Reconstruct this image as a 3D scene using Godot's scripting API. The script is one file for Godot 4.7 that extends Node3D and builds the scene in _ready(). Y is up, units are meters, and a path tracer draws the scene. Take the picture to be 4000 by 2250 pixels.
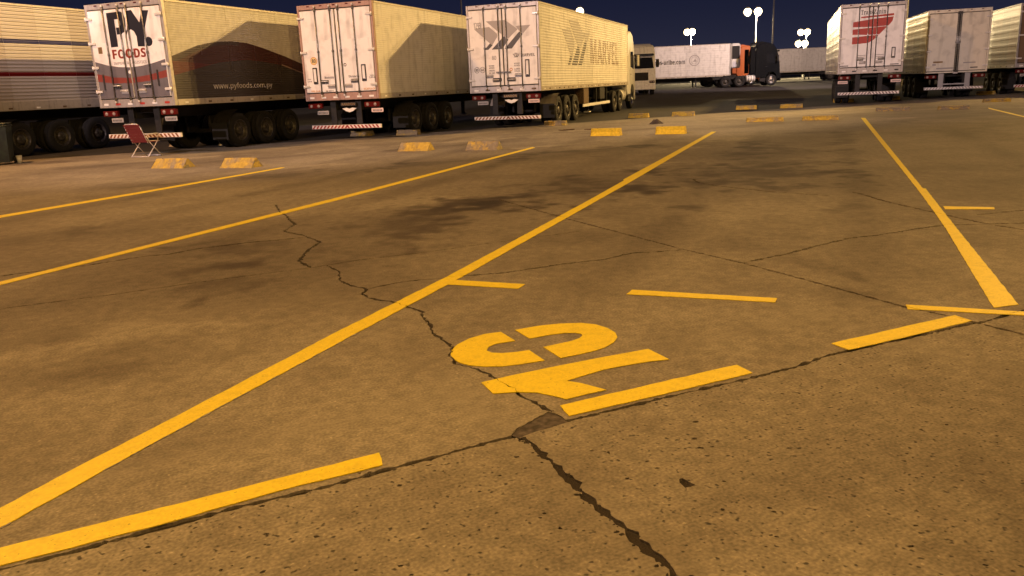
extends Node3D
# A lorry park at night: angled bays on a concrete apron, parked semi-trailers, flood lamps.

const BAY_LINES := [[-2.825,-0.388,-1.949,-2.729,-1.843,-3.01,-1.592,-3.612,-1.113,-4.82,-0.511,-6.219,1.021,-10.129,1.743,-12.031,1.746,-12.131,5.607,-22.138,5.705,-22.061,1.805,-11.811,0.976,-9.695,-0.4,-6.163,-0.971,-4.799,-1.396,-3.762,-1.603,-3.255,-1.759,-2.849,-1.862,-2.586,-2.773,-0.258],
	[-5.356,-4.448,-4.398,-6.757,-3.667,-8.52,-2.487,-11.391,0.636,-19.438,0.689,-19.204,-2.427,-11.099,-3.596,-8.347,-4.321,-6.63,-5.293,-4.326],
	[-8.064,-8.85,-7.065,-11.142,-6.078,-13.408,-4.679,-16.861,-4.585,-16.766,-5.969,-13.159,-6.922,-10.907,-7.897,-8.605],
	[11.149,-25.565,4.897,-9.457,4.081,-7.413,2.957,-4.732,3.136,-4.774,4.17,-7.39,5.163,-9.876,5.136,-9.886,11.24,-25.463],
	[16.786,-28.363,14.628,-22.972,13.698,-20.651,13.389,-20.157,14.317,-22.478,16.401,-27.693]]
const DASHES := [[-3.118,-1.774,-1.27,-2.708,-0.579,-3.064,-0.548,-2.948,-0.889,-2.787,-1.302,-2.547,-3.056,-1.673],
	[0.2,-3.483,0.231,-3.358,0.694,-3.566,1.189,-3.797,1.145,-3.921,0.603,-3.673],
	[1.745,-4.194,1.793,-4.073,2.22,-4.265,2.687,-4.491,2.652,-4.61,2.164,-4.39],
	[2.488,-4.88,2.452,-4.784,4.143,-4.1,4.172,-4.136],
	[-0.432,-6.083,0.101,-5.854,0.045,-5.731,-0.489,-5.953],
	[0.856,-5.549,1.764,-5.161,1.72,-5.064,0.801,-5.436],
	[4.657,-8.509,5.085,-8.308,5.023,-8.2,4.581,-8.33]]
const DIGIT_FIVE := [[-0.08,-4.674,-0.181,-4.643,-0.268,-4.568,-0.333,-4.463,-0.358,-4.371,-0.362,-4.293,-0.344,-4.215,-0.308,-4.148,-0.248,-4.093,-0.167,-4.064,-0.072,-4.054,0.04,-4.079,0.159,-4.119,0.08,-4.306,0.012,-4.282,-0.072,-4.272,-0.131,-4.288,-0.161,-4.331,-0.149,-4.397,-0.107,-4.446,-0.055,-4.466,0.005,-4.486],
	[0.008,-4.701,0.14,-4.76,0.281,-4.793,0.42,-4.788,0.507,-4.742,0.57,-4.655,0.602,-4.559,0.603,-4.472,0.569,-4.378,0.507,-4.293,0.425,-4.231,0.338,-4.187,0.249,-4.146,0.163,-4.348,0.254,-4.395,0.335,-4.439,0.382,-4.483,0.404,-4.529,0.399,-4.565,0.365,-4.591,0.303,-4.597,0.222,-4.576,0.091,-4.516]]
const DIGIT_ONE := [0.741,-4.234,0.821,-4.049,0.705,-4.028,0.579,-3.986,0.455,-3.934,0.251,-3.796,0.323,-3.756,0.436,-3.652,0.33,-3.606,0.233,-3.555,0.172,-3.606,0.096,-3.657,0.002,-3.674,-0.115,-3.668,-0.177,-3.827,-0.01,-3.914,0.229,-4.024,0.479,-4.131]
const CRACKS := {"J1": [0.022, [-9.017,0.917,-1.704,-2.327,-1.526,-2.406,-1.285,-2.534,-1.043,-2.665,-0.76,-2.786,-0.546,-2.904,-0.343,-3.01,-0.158,-3.11,-0.019,-3.177,0.228,-3.315,0.39,-3.39,0.687,-3.528,1.129,-3.721,1.417,-3.855,1.651,-4.012,2.032,-4.172,2.657,-4.448,2.737,-4.467,3.077,-4.649,10.292,-8.104]],
	"J2": [0.024, [-0.118,-10.561,0.639,-8.798,1.507,-6.898,1.849,-6.261,2.117,-5.658,2.464,-4.842,2.642,-4.573,2.701,-4.452,2.817,-4.212,6.308,2.986]],
	"J3": [0.016, [-11.184,-2.675,-3.828,-5.819,-3.12,-6.122,-2.598,-6.405,-2.036,-6.667,-1.724,-6.793,-1.353,-7.042,-0.772,-7.258,-0.327,-7.5,0.7,-7.978]],
	"K1": [0.032, [1.849,-6.261,2.294,-6.519,2.675,-6.808,3.042,-7.058,3.317,-7.132,4.057,-7.462,4.439,-7.449,4.82,-7.393,12.787,-6.669]],
	"K2": [0.027, [-1.102,-5.934,-1.014,-5.999,-0.841,-6.134,-0.539,-6.189,-0.379,-6.23,-0.079,-6.271,0.434,-6.51,0.789,-6.619,1.047,-6.819,1.457,-6.852,1.507,-6.898]],
	"K3": [0.018, [-1.605,-6.871,-1.441,-6.571,-1.372,-6.258,-1.269,-6.086,-1.102,-5.934,-1.114,-5.797,-1.057,-5.661,-0.85,-5.519,-0.742,-5.379,-0.608,-5.208,-0.608,-5.115,-0.546,-4.958,-0.498,-4.725,-0.431,-4.587,-0.357,-4.426,-0.365,-4.269,-0.324,-4.144,-0.207,-4.039,-0.141,-3.953,-0.087,-3.838,-0.012,-3.726,0.03,-3.623,0.129,-3.464,0.161,-3.424]],
	"K4": [0.027, [-0.006,-3.173,0.024,-3.152,0.093,-2.993,0.155,-2.845,0.205,-2.735,0.221,-2.661,0.276,-2.545,0.325,-2.439,0.369,-2.339,0.396,-2.268,0.432,-2.199,0.455,-2.132,0.514,-1.992,1.624,0.796]],
	"K5": [0.03, [-3.205,-11.027,-2.928,-10.258,-2.788,-9.988,-2.617,-9.549,-2.482,-9.222,-2.487,-8.768,-2.189,-8.446,-1.918,-8.023,-1.948,-7.599,-1.911,-7.103,-1.731,-6.795]],
	"K5b": [0.03, [-11.555,-3.141,-4.56,-7.023,-4.133,-7.26,-3.969,-7.314,-3.79,-7.467,-3.516,-7.68,-3.335,-7.703,-3.163,-7.917,-2.719,-8.152,-2.158,-8.32]],
	"K6": [0.035, [2.748,-11.846,2.706,-11.474,2.886,-10.956,3.386,-10.16,3.888,-9.651]],
	"K7": [0.034, [4.254,-9.864,4.271,-9.785,4.279,-9.041,4.379,-8.211,4.412,-7.965,4.491,-7.509,4.625,-7.084,6.506,0.692]],
	"K8": [0.028, [4.685,-7.938,5.253,-8.081]]}
const BROKEN := [[0.142,-3.426,0.022,-3.29,-0.018,-3.232,-0.032,-3.194,0.006,-3.161,0.166,-3.269,0.223,-3.308,0.168,-3.411],
	[0.593,-2.733,0.611,-2.744,0.625,-2.714,0.64,-2.687,0.624,-2.667,0.603,-2.667,0.592,-2.686],
	[0.352,-2.987,0.366,-2.995,0.371,-2.975,0.359,-2.958]]
const STOPS := [[-7.502,-17.907,0.412,0.915,1],
	[-5.757,-17.200,0.413,0.844,1],
	[-2.282,-19.809,0.503,0.834,1],
	[-0.597,-19.148,0.509,0.815,2],
	[2.722,-22.319,0.509,0.827,0],
	[4.420,-21.893,0.272,0.785,0],
	[8.188,-25.770,0.785,1.147,1],
	[9.762,-25.285,0.286,1.056,1],
	[13.729,-28.925,-0.347,1.231,2],
	[15.452,-28.134,0.065,0.973,2],
	[19.519,-32.441,0.427,0.965,1],
	[10.561,-35.812,0.745,0.887,1],
	[12.330,-35.236,-0.155,0.931,1],
	[16.193,-39.177,0.862,0.927,1],
	[18.523,-39.675,-0.445,1.322,1],
	[5.270,-32.390,0.383,0.779,1],
	[6.949,-31.983,0.559,0.863,1],
	[1.748,-28.983,-0.320,0.801,2],
	[-3.269,-27.034,-0.278,0.725,2],
	[-4.942,-27.814,0.468,0.760,2],
	[-8.713,-25.687,0.292,0.767,2],
	[-10.555,-26.343,0.289,0.791,2],
	[24.128,-41.088,-0.213,0.856,1],
	[28.201,-46.384,0.303,0.905,1]]


var M := {}
var MESH := {}
var names := {}
var rng := RandomNumberGenerator.new()

# ---------------------------------------------------------------- helpers
func numbered(n: String) -> String:
	if not names.has(n):
		names[n] = 0
		return n
	names[n] += 1
	return "%s_%03d" % [n, names[n]]

func thing(called: String, label: String, category: String, at := Vector3.ZERO, turn := 0.0, group := "") -> Node3D:
	var o := Node3D.new()
	o.name = numbered(called)
	add_child(o)
	o.position = at
	o.rotation.y = turn
	o.set_meta("label", label)
	o.set_meta("category", category)
	if group != "":
		o.set_meta("group", group)
	return o

func node(parent: Node3D, called: String, at := Vector3.ZERO) -> Node3D:
	var o := Node3D.new()
	o.name = called
	parent.add_child(o, true)
	o.position = at
	return o

func tool() -> SurfaceTool:
	var st := SurfaceTool.new()
	st.begin(Mesh.PRIMITIVE_TRIANGLES)
	st.set_smooth_group(-1)
	return st

func part(parent: Node3D, called: String, st: SurfaceTool, m: Material) -> MeshInstance3D:
	st.generate_normals()
	return put(parent, called, st.commit(), m)

func put(parent: Node3D, called: String, mesh: Mesh, m: Material) -> MeshInstance3D:
	var o := MeshInstance3D.new()
	o.name = called
	o.mesh = mesh
	if m:
		o.material_override = m
	parent.add_child(o, true)
	return o

func tri(st: SurfaceTool, a: Vector3, b: Vector3, c: Vector3, out: Vector3) -> void:
	if (c - a).cross(b - a).dot(out) < 0.0:
		var t := b
		b = c
		c = t
	st.add_vertex(a)
	st.add_vertex(b)
	st.add_vertex(c)

func quad(st: SurfaceTool, a: Vector3, b: Vector3, c: Vector3, d: Vector3, out: Vector3) -> void:
	tri(st, a, b, c, out)
	tri(st, a, c, d, out)

func quv(st: SurfaceTool, p: Array, uv: Array, out: Vector3) -> void:
	var order := [0, 1, 2, 0, 2, 3]
	if (p[2] - p[0]).cross(p[1] - p[0]).dot(out) < 0.0:
		order = [0, 2, 1, 0, 3, 2]
	for i in order:
		st.set_uv(uv[i])
		st.add_vertex(p[i])

# a box with chamfered edges
func box(st: SurfaceTool, c: Vector3, s: Vector3, bev := 0.0, bs := Basis.IDENTITY) -> void:
	var h := s * 0.5
	var b: float = minf(bev, minf(h.x, minf(h.y, h.z)) * 0.9)
	st.set_smooth_group(-1)
	var ax := [Vector3.RIGHT, Vector3.UP, Vector3.BACK]
	for i in 3:
		var j := (i + 1) % 3
		var k := (i + 2) % 3
		for sg in [-1.0, 1.0]:
			var n: Vector3 = ax[i] * sg
			var u: Vector3 = ax[j] * (h[j] - b)
			var v: Vector3 = ax[k] * (h[k] - b)
			var o: Vector3 = n * h[i]
			quad(st, c + bs * (o + u + v), c + bs * (o - u + v), c + bs * (o - u - v), c + bs * (o + u - v), bs * n)
	if b <= 0.0:
		return
	for i in 3:
		var j := (i + 1) % 3
		var k := (i + 2) % 3
		for sj in [-1.0, 1.0]:
			for sk in [-1.0, 1.0]:
				var p: Vector3 = ax[j] * sj * h[j] + ax[k] * sk * (h[k] - b)
				var q: Vector3 = ax[j] * sj * (h[j] - b) + ax[k] * sk * h[k]
				var e: Vector3 = ax[i] * (h[i] - b)
				quad(st, c + bs * (p + e), c + bs * (q + e), c + bs * (q - e), c + bs * (p - e), bs * (ax[j] * sj + ax[k] * sk))
	for sx in [-1.0, 1.0]:
		for sy in [-1.0, 1.0]:
			for sz in [-1.0, 1.0]:
				var g := Vector3(sx, sy, sz)
				tri(st, c + bs * (g * Vector3(h.x, h.y - b, h.z - b)), c + bs * (g * Vector3(h.x - b, h.y, h.z - b)), c + bs * (g * Vector3(h.x - b, h.y - b, h.z)), bs * g)

func boxp(parent: Node3D, called: String, c: Vector3, s: Vector3, m: Material, bev := 0.006) -> MeshInstance3D:
	var st := tool()
	box(st, c, s, bev)
	return part(parent, called, st, m)

# extrude a polygon lying in the plane of u and v along w, from d0 to d1
func prism(st: SurfaceTool, poly: PackedVector2Array, o: Vector3, u: Vector3, v: Vector3, w: Vector3, d0: float, d1: float) -> void:
	var idx := Geometry2D.triangulate_polygon(poly)
	st.set_smooth_group(-1)
	for i in range(0, idx.size(), 3):
		var t := []
		for k in 3:
			var p := poly[idx[i + k]]
			t.append(o + u * p.x + v * p.y)
		tri(st, t[0] + w * d1, t[1] + w * d1, t[2] + w * d1, w * signf(d1 - d0))
		tri(st, t[0] + w * d0, t[1] + w * d0, t[2] + w * d0, w * signf(d0 - d1))
	var cw := Geometry2D.is_polygon_clockwise(poly)
	for i in poly.size():
		var p := poly[i]
		var q := poly[(i + 1) % poly.size()]
		var e := q - p
		var n := Vector2(e.y, -e.x) if not cw else Vector2(-e.y, e.x)
		var a := o + u * p.x + v * p.y
		var b := o + u * q.x + v * q.y
		quad(st, a + w * d0, b + w * d0, b + w * d1, a + w * d1, u * n.x + v * n.y)

func tube(st: SurfaceTool, pts: Array, r: float, n := 8) -> void:
	st.set_smooth_group(0)
	for i in pts.size() - 1:
		var a: Vector3 = pts[i]
		var b: Vector3 = pts[i + 1]
		var d := (b - a).normalized()
		var u := d.cross(Vector3.UP if absf(d.y) < 0.9 else Vector3.RIGHT).normalized()
		var v := d.cross(u)
		for k in n:
			var t0 := TAU * k / n
			var t1 := TAU * (k + 1) / n
			var e0 := (u * cos(t0) + v * sin(t0)) * r
			var e1 := (u * cos(t1) + v * sin(t1)) * r
			quad(st, a + e0, a + e1, b + e1, b + e0, e0 + e1)
			tri(st, a, a + e0, a + e1, -d)
			tri(st, b, b + e0, b + e1, d)

# turn a profile of (radius, along) about an axis
func lathe(st: SurfaceTool, prof: Array, o: Vector3, axis: Vector3, n := 28) -> void:
	st.set_smooth_group(0)
	var u := axis.cross(Vector3.UP if absf(axis.y) < 0.9 else Vector3.RIGHT).normalized()
	var v := axis.cross(u)
	for i in prof.size() - 1:
		var p: Vector2 = prof[i]
		var q: Vector2 = prof[i + 1]
		var side := Vector2(q.y - p.y, -(q.x - p.x))
		for k in n:
			var t0 := TAU * k / n
			var t1 := TAU * (k + 1) / n
			var e0 := u * cos(t0) + v * sin(t0)
			var e1 := u * cos(t1) + v * sin(t1)
			var out := (e0 + e1) * side.x + axis * side.y * 2.0
			quad(st, o + e0 * p.x + axis * p.y, o + e1 * p.x + axis * p.y, o + e1 * q.x + axis * q.y, o + e0 * q.x + axis * q.y, out)

func pv(a: Array) -> PackedVector2Array:
	var r := PackedVector2Array()
	for i in range(0, a.size(), 2):
		r.append(Vector2(a[i], a[i + 1]))
	return r

# a flat print (decal sheet of paint or vinyl) on a plane: poly in (right, up) metres
func print_on(parent: Node3D, called: String, polys: Array, o: Vector3, u: Vector3, v: Vector3, w: Vector3, m: Material, thick := 0.002) -> MeshInstance3D:
	var st := tool()
	for p in polys:
		prism(st, p if p is PackedVector2Array else pv(p), o, u, v, w, 0.0, thick)
	return part(parent, called, st, m)

func lettering(parent: Node3D, s: String, o: Vector3, u: Vector3, v: Vector3, w: float, h: float, m: Material, bold := true, serif := false, heavy := 0.0) -> MeshInstance3D:
	var f := SystemFont.new()
	f.font_names = PackedStringArray(["Droid Serif" if serif else "Droid Sans"])
	f.font_weight = 700 if bold else 400
	var fv := FontVariation.new()
	fv.base_font = f
	fv.variation_embolden = heavy
	var t := TextMesh.new()
	t.text = s
	t.font = fv
	t.font_size = 48
	t.pixel_size = 0.01
	t.depth = 0.01
	t.curve_step = 2.0
	var bb := t.get_aabb()
	var c := bb.get_center()
	var mi := put(parent, "lettering", t, m)
	var n := u.cross(v)
	var sx := w / bb.size.x
	var sy := h / bb.size.y
	var sz := 0.2
	mi.transform = Transform3D(Basis(u * sx, v * sy, n * sz), o - u * sx * c.x - v * sy * c.y + n * 0.002)
	return mi

# ---------------------------------------------------------------- materials
func lin(r: float, g: float, b: float) -> Color:
	return Color(r, g, b).linear_to_srgb()

func mat(c: Color, rough := 0.6, metal := 0.0, tex: Texture2D = null, scale := 1.0, bump := 0.0) -> StandardMaterial3D:
	var m := StandardMaterial3D.new()
	m.albedo_color = c
	m.roughness = rough
	m.metallic = metal
	if tex:
		m.albedo_texture = tex
		m.uv1_triplanar = true
		m.uv1_scale = Vector3.ONE * scale
	return m

func noise_bytes(n: int, seed_: int, freq: float, octaves: int, kind := FastNoiseLite.TYPE_SIMPLEX_SMOOTH) -> PackedByteArray:
	var f := FastNoiseLite.new()
	f.seed = seed_
	f.noise_type = kind
	f.frequency = freq
	f.fractal_type = FastNoiseLite.FRACTAL_FBM
	f.fractal_octaves = octaves
	var im := f.get_seamless_image(n, n, false, false, 0.15, true)
	im.convert(Image.FORMAT_L8)
	return im.get_data()

func gray_tex(n: int, b: PackedByteArray, lo: float, hi: float) -> ImageTexture:
	var d := PackedByteArray()
	d.resize(n * n)
	for i in n * n:
		d[i] = int(clampf(lo + (hi - lo) * b[i] / 255.0, 0.0, 1.0) * 255.0)
	return ImageTexture.create_from_image(Image.create_from_data(n, n, false, Image.FORMAT_L8, d))

func make_materials() -> void:
	var grime := noise_bytes(512, 11, 0.012, 5)
	var streak := noise_bytes(512, 12, 0.02, 4)
	# vertical run marks: squeeze the noise across, stretch it down
	var d := PackedByteArray()
	d.resize(512 * 512)
	for y in 512:
		for x in 512:
			var a := streak[(y / 8 % 512) * 512 + x] / 255.0
			var g := grime[y * 512 + x] / 255.0
			d[y * 512 + x] = int(clampf(0.99 - 0.25 * maxf(0.0, a - 0.55) - 0.2 * maxf(0.0, g - 0.5), 0.3, 1.0) * 255.0)
	var dirty := ImageTexture.create_from_image(Image.create_from_data(512, 512, false, Image.FORMAT_L8, d))
	M.dirty = dirty
	M.grain = gray_tex(512, grime, 0.45, 1.0)
	M.door_white = mat(lin(0.78, 0.76, 0.74), 0.42, 0.0, dirty, 0.33)
	M.door_cream = mat(lin(0.66, 0.62, 0.52), 0.5, 0.0, dirty, 0.31)
	M.door_grey = mat(lin(0.13, 0.12, 0.135), 0.45, 0.0, dirty, 0.33)
	M.red_band = mat(lin(0.2, 0.042, 0.032), 0.45, 0.0, dirty, 0.33)
	M.side_white = mat(lin(0.72, 0.7, 0.66), 0.42, 0.0, dirty, 0.3)
	M.side_alu = mat(lin(0.66, 0.65, 0.63), 0.35, 0.25, dirty, 0.3)
	M.side_cream = mat(lin(0.6, 0.56, 0.46), 0.42, 0.1, dirty, 0.27)
	M.side_bronze = mat(lin(0.17, 0.11, 0.065), 0.36, 0.15, dirty, 0.27)
	M.side_polished = mat(lin(0.56, 0.51, 0.42), 0.32, 0.35, dirty, 0.27)
	M.frame_grey = mat(lin(0.42, 0.39, 0.37), 0.45, 0.4, dirty, 0.9)
	M.frame_red = mat(lin(0.36, 0.23, 0.19), 0.55, 0.1, dirty, 0.9)
	M.rail = mat(lin(0.45, 0.41, 0.36), 0.45, 0.3, dirty, 0.8)
	M.seal = mat(lin(0.012, 0.011, 0.011), 0.8)
	M.steel = mat(lin(0.42, 0.41, 0.4), 0.32, 0.85, M.grain, 2.0)
	M.chrome = mat(lin(0.72, 0.71, 0.7), 0.14, 1.0)
	M.galv = mat(lin(0.7, 0.68, 0.65), 0.28, 0.25)
	M.chassis = mat(lin(0.009, 0.0085, 0.0085), 0.75, 0.0, M.grain, 1.2)
	M.chassis_grey = mat(lin(0.03, 0.028, 0.028), 0.65, 0.1, M.grain, 1.2)
	M.strut = mat(lin(0.016, 0.015, 0.015), 0.65, 0.1, M.grain, 1.2)
	M.tyre = mat(lin(0.009, 0.0085, 0.0085), 0.85, 0.0, M.grain, 2.5)
	M.rim = mat(lin(0.12, 0.11, 0.1), 0.5, 0.4, M.grain, 2.0)
	M.rubber = mat(lin(0.01, 0.01, 0.01), 0.85)
	M.reflector_white = mat(lin(0.75, 0.74, 0.72), 0.3)
	M.reflector_red = mat(lin(0.4, 0.04, 0.03), 0.3)
	M.stripe_white = mat(lin(0.75, 0.7, 0.66), 0.4, 0.0, dirty, 1.1)
	M.stripe_red = mat(lin(0.3, 0.03, 0.02), 0.4)
	M.stripe_orange = mat(lin(0.42, 0.13, 0.03), 0.5, 0.0, M.grain, 2.0)
	M.stripe_grey = mat(lin(0.16, 0.12, 0.13), 0.4)
	M.lens_red = mat(lin(0.09, 0.008, 0.007), 0.15)
	M.lens_clear = mat(lin(0.28, 0.22, 0.2), 0.12)
	M.plate = mat(lin(0.66, 0.5, 0.47), 0.5)
	M.plate_grey = mat(lin(0.32, 0.31, 0.31), 0.5)
	M.ink = mat(lin(0.02, 0.018, 0.02), 0.5)
	M.ink_navy = mat(lin(0.013, 0.013, 0.02), 0.45)
	M.ink_red = mat(lin(0.2, 0.028, 0.012), 0.45)
	M.ink_grey = mat(lin(0.32, 0.3, 0.29), 0.5)
	M.ink_dark = mat(lin(0.06, 0.055, 0.055), 0.5)
	M.ink_logo_red = mat(lin(0.33, 0.03, 0.02), 0.5)
	M.ink_orange = mat(lin(0.5, 0.2, 0.02), 0.5)
	M.ink_white = mat(lin(0.62, 0.58, 0.54), 0.5)
	M.ink_gold = mat(lin(0.3, 0.2, 0.1), 0.35, 0.5)
	M.ink_amber = mat(lin(0.66, 0.5, 0.22), 0.5)
	M.glass = mat(lin(0.012, 0.013, 0.015), 0.06)
	M.paint_white = mat(lin(0.7, 0.69, 0.66), 0.3, 0.0, dirty, 0.5)
	M.paint_black = mat(lin(0.007, 0.008, 0.01), 0.16)
	M.paint_orange = mat(lin(0.55, 0.13, 0.02), 0.35)
	M.pole = mat(lin(0.38, 0.37, 0.35), 0.5, 0.4, M.grain, 1.0)
	M.lamp_body = mat(lin(0.2, 0.2, 0.2), 0.5, 0.3)
	M.bin_green = mat(lin(0.018, 0.035, 0.02), 0.55, 0.0, M.grain, 1.0)
	M.chair_red = mat(lin(0.16, 0.018, 0.016), 0.8)
	M.chair_tube = mat(lin(0.6, 0.56, 0.54), 0.35, 0.3)
	M.rust = mat(lin(0.2, 0.12, 0.06), 0.7, 0.1, M.grain, 2.0)
	M.mud = mat(lin(0.05, 0.035, 0.025), 0.9)
# ---------------------------------------------------------------- ground
const TILE := 2.4
const MAP_X := -22.0
const MAP_Z := -44.0
const MAP_SIZE := 52.0

func concrete(seed_: int, pitted: bool) -> StandardMaterial3D:
	# fine grain on UV (a tile of TILE metres), stains on UV2 (one map of the whole apron)
	var n := 1024
	var fine := noise_bytes(n, seed_, 0.12, 3)
	var mid := noise_bytes(n, seed_ + 1, 0.02, 4)
	var broom := noise_bytes(n, seed_ + 2, 0.05, 2)
	var pit := noise_bytes(n, seed_ + 3, 0.045, 2, FastNoiseLite.TYPE_SIMPLEX)
	var col := PackedByteArray()
	col.resize(n * n * 3)
	var hgt := PackedByteArray()
	hgt.resize(n * n)
	for y in n:
		for x in n:
			var i := y * n + x
			var f := fine[i] / 255.0 - 0.5
			var g := mid[i] / 255.0 - 0.5
			var b := broom[(y * 3 % n) * n + (x / 4)] / 255.0 - 0.5
			var p := pit[i] / 255.0 * 0.8 + fine[i] / 255.0 * 0.2
			var hole := 0.0
			if pitted:
				hole = clampf((0.225 + 0.16 * g - p) * 9.0, 0.0, 1.0)
			else:
				hole = 0.55 * clampf((0.13 + 0.08 * g - p) * 9.0, 0.0, 1.0)
			var v := 0.535 + 0.2 * f + 0.12 * g + 0.07 * b
			v *= 1.0 - 0.5 * hole
			if p > 0.86:
				v *= 1.18
			v = clampf(v, 0.05, 1.0)
			col[i * 3] = int(v * 255.0)
			col[i * 3 + 1] = int(v * 0.95 * 255.0)
			col[i * 3 + 2] = int(v * 0.87 * 255.0)
			hgt[i] = int(clampf(0.72 + 0.18 * f + 0.12 * b - 0.6 * hole, 0.0, 1.0) * 255.0)
	var m := StandardMaterial3D.new()
	m.albedo_texture = ImageTexture.create_from_image(Image.create_from_data(n, n, false, Image.FORMAT_RGB8, col))
	m.roughness = 0.82
	m.heightmap_enabled = true
	m.heightmap_texture = ImageTexture.create_from_image(Image.create_from_data(n, n, false, Image.FORMAT_L8, hgt))
	m.heightmap_scale = 0.5 if pitted else 0.25
	m.detail_enabled = true
	m.detail_blend_mode = BaseMaterial3D.BLEND_MODE_MUL
	m.detail_uv_layer = BaseMaterial3D.DETAIL_UV_2
	m.detail_albedo = M.stain_map
	return m

# oil, tyre dirt and pale dust on the apron: x, z, half length, half width, heading, strength (below zero: pale)
const STAINS := [
	[-1.2, -8.9, 2.6, 1.0, 0.95, 0.55], [0.6, -11.2, 2.4, 1.1, 0.9, 0.6], [-0.2, -9.9, 1.2, 0.6, 0.9, 0.3],
	[3.4, -12.4, 2.4, 1.5, 1.2, 0.5], [4.6, -14.6, 3.0, 1.6, 1.2, 0.42], [3.4, -10.4, 1.1, 0.5, 0.3, 0.35], [6.6, -18.2, 3.0, 1.4, 1.1, 0.25],
	[-2.86, -6.88, 0.6, 0.2, 0.4, 0.35], [-2.4, -4.3, 0.5, 0.22, 0.4, 0.35], [-2.3, -6.3, 0.5, 0.25, 0.4, 0.3],
	[2.4, -5.95, 0.75, 0.2, -1.15, 0.3], [2.2, -5.2, 0.4, 0.25, -1.1, 0.25], [3.3, -4.6, 0.7, 0.35, 0.45, 0.3],
	[-1.0, -16.6, 3.4, 0.6, 0.45, 0.4], [-4.5, -15.0, 2.6, 0.8, 0.5, 0.35], [2.0, -17.5, 2.5, 0.7, 0.6, 0.4], [-7.2, -14.4, 2.2, 0.8, 0.4, 0.35],
	[-9.8, -19.6, 2.0, 0.7, 0.4, 0.4], [-6.0, -19.6, 2.6, 0.4, 0.45, 0.35], [-0.5, -21.6, 3.0, 0.5, 0.45, 0.4], [3.6, -24.4, 2.4, 0.5, 0.45, 0.4],
	[7.4, -24.4, 3.0, 0.7, 0.45, 0.35], [10.8, -27.6, 2.6, 0.6, 0.4, 0.35], [9.0, -21.2, 2.4, 0.9, 0.7, 0.35], [13.0, -24.2, 2.6, 0.8, 0.5, 0.35], [-5.6, -9.0, 2.2, 0.7, 0.5, 0.3], [-12.5, -21.4, 2.2, 0.5, 0.35, 0.5],
	[5.3, -19.3, 0.9, 0.45, 0.5, -0.5], [2.7, -14.2, 0.7, 0.3, 0.4, -0.45], [1.95, -11.8, 0.6, 0.22, 0.4, -0.45], [4.2, -17.6, 0.8, 0.3, 0.5, -0.35], [-1.4, -10.6, 1.4, 0.4, 0.5, -0.35],
	[11.9, -24.6, 0.8, 0.4, 0.5, -0.45], [-4.2, -17.0, 1.0, 0.25, 0.5, -0.4], [0.9, -19.6, 1.0, 0.3, 0.5, -0.35], [-8.6, -20.6, 1.6, 0.4, 0.4, -0.4], [-2.0, -22.6, 3.2, 0.4, 0.45, -0.4], [4.0, -26.4, 3.0, 0.4, 0.45, -0.4], [11.0, -30.4, 3.4, 0.5, 0.45, -0.4],
	[-2.6, -4.9, 0.8, 0.3, 0.4, -0.2], [1.3, -2.3, 0.8, 0.4, 0.4, -0.15], [2.6, -3.2, 1.5, 0.8, 0.5, 0.26], [1.9, -2.2, 0.8, 0.5, 0.4, 0.2], [-2.6, -2.9, 1.0, 0.5, 0.6, 0.2]]

func make_stain_map() -> void:
	var n := 1024
	var broad := noise_bytes(n, 41, 0.006, 4)
	var mid := noise_bytes(n, 42, 0.03, 5)
	var fine := noise_bytes(n, 43, 0.11, 3)
	var v := PackedFloat32Array()
	v.resize(n * n)
	for i in n * n:
		v[i] = 0.87 + 0.34 * (broad[i] / 255.0 - 0.5) + 0.2 * (mid[i] / 255.0 - 0.5) + 0.14 * (fine[i] / 255.0 - 0.5)
	var k := n / MAP_SIZE
	# pairs of tyre tracks down each bay, worn and broken
	var marks := STAINS.duplicate()
	for bay in [[1.5, -5.4], [-2.6, -6.8], [-6.1, -9.4], [5.6, -4.0]]:
		for side in [-1.0, 1.0]:
			for seg in 4:
				var c: Vector2 = Vector2(bay[0], bay[1]) + Vector2(0.931, 0.365) * side * 0.95 + Vector2(0.365, -0.931) * (1.5 + seg * 4.3)
				marks.append([c.x, c.y, 2.5, 0.3, 1.197, 0.24 + 0.06 * (seg % 2)])
	for s in marks:
		var c := Vector2((s[0] - MAP_X) * k, (s[1] - MAP_Z) * k)
		# heading runs from the x axis towards minus z
		var ux := Vector2(cos(s[4]), -sin(s[4]))
		var reach := int(maxf(s[2], s[3]) * k * 1.6)
		for y in range(maxi(0, int(c.y) - reach), mini(n, int(c.y) + reach)):
			for x in range(maxi(0, int(c.x) - reach), mini(n, int(c.x) + reach)):
				var d := Vector2(x, y) - c
				var a: float = d.dot(ux) / (s[2] * k)
				var b: float = d.dot(ux.orthogonal()) / (s[3] * k)
				var i := y * n + x
				var edge := 1.0 - sqrt(a * a + b * b) + (mid[i] / 255.0 - 0.5) * 2.0 + (fine[i] / 255.0 - 0.5) * 1.5
				var t := clampf(edge * 1.25, 0.0, 1.0)
				v[i] *= 1.0 - s[5] * (0.55 if s[5] > 0.0 else 0.62) * t
	var o := PackedByteArray()
	o.resize(n * n * 3)
	for i in n * n:
		var x := clampf(v[i], 0.12, 1.0)
		o[i * 3] = int(x * 255.0)
		o[i * 3 + 1] = int(clampf((x - 0.07 * (1.0 - x)), 0, 1) * 255.0)
		o[i * 3 + 2] = int(clampf((x - 0.09 * (1.0 - x)) * 0.98, 0, 1) * 255.0)
	M.stain_map = ImageTexture.create_from_image(Image.create_from_data(n, n, false, Image.FORMAT_RGB8, o))

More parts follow.
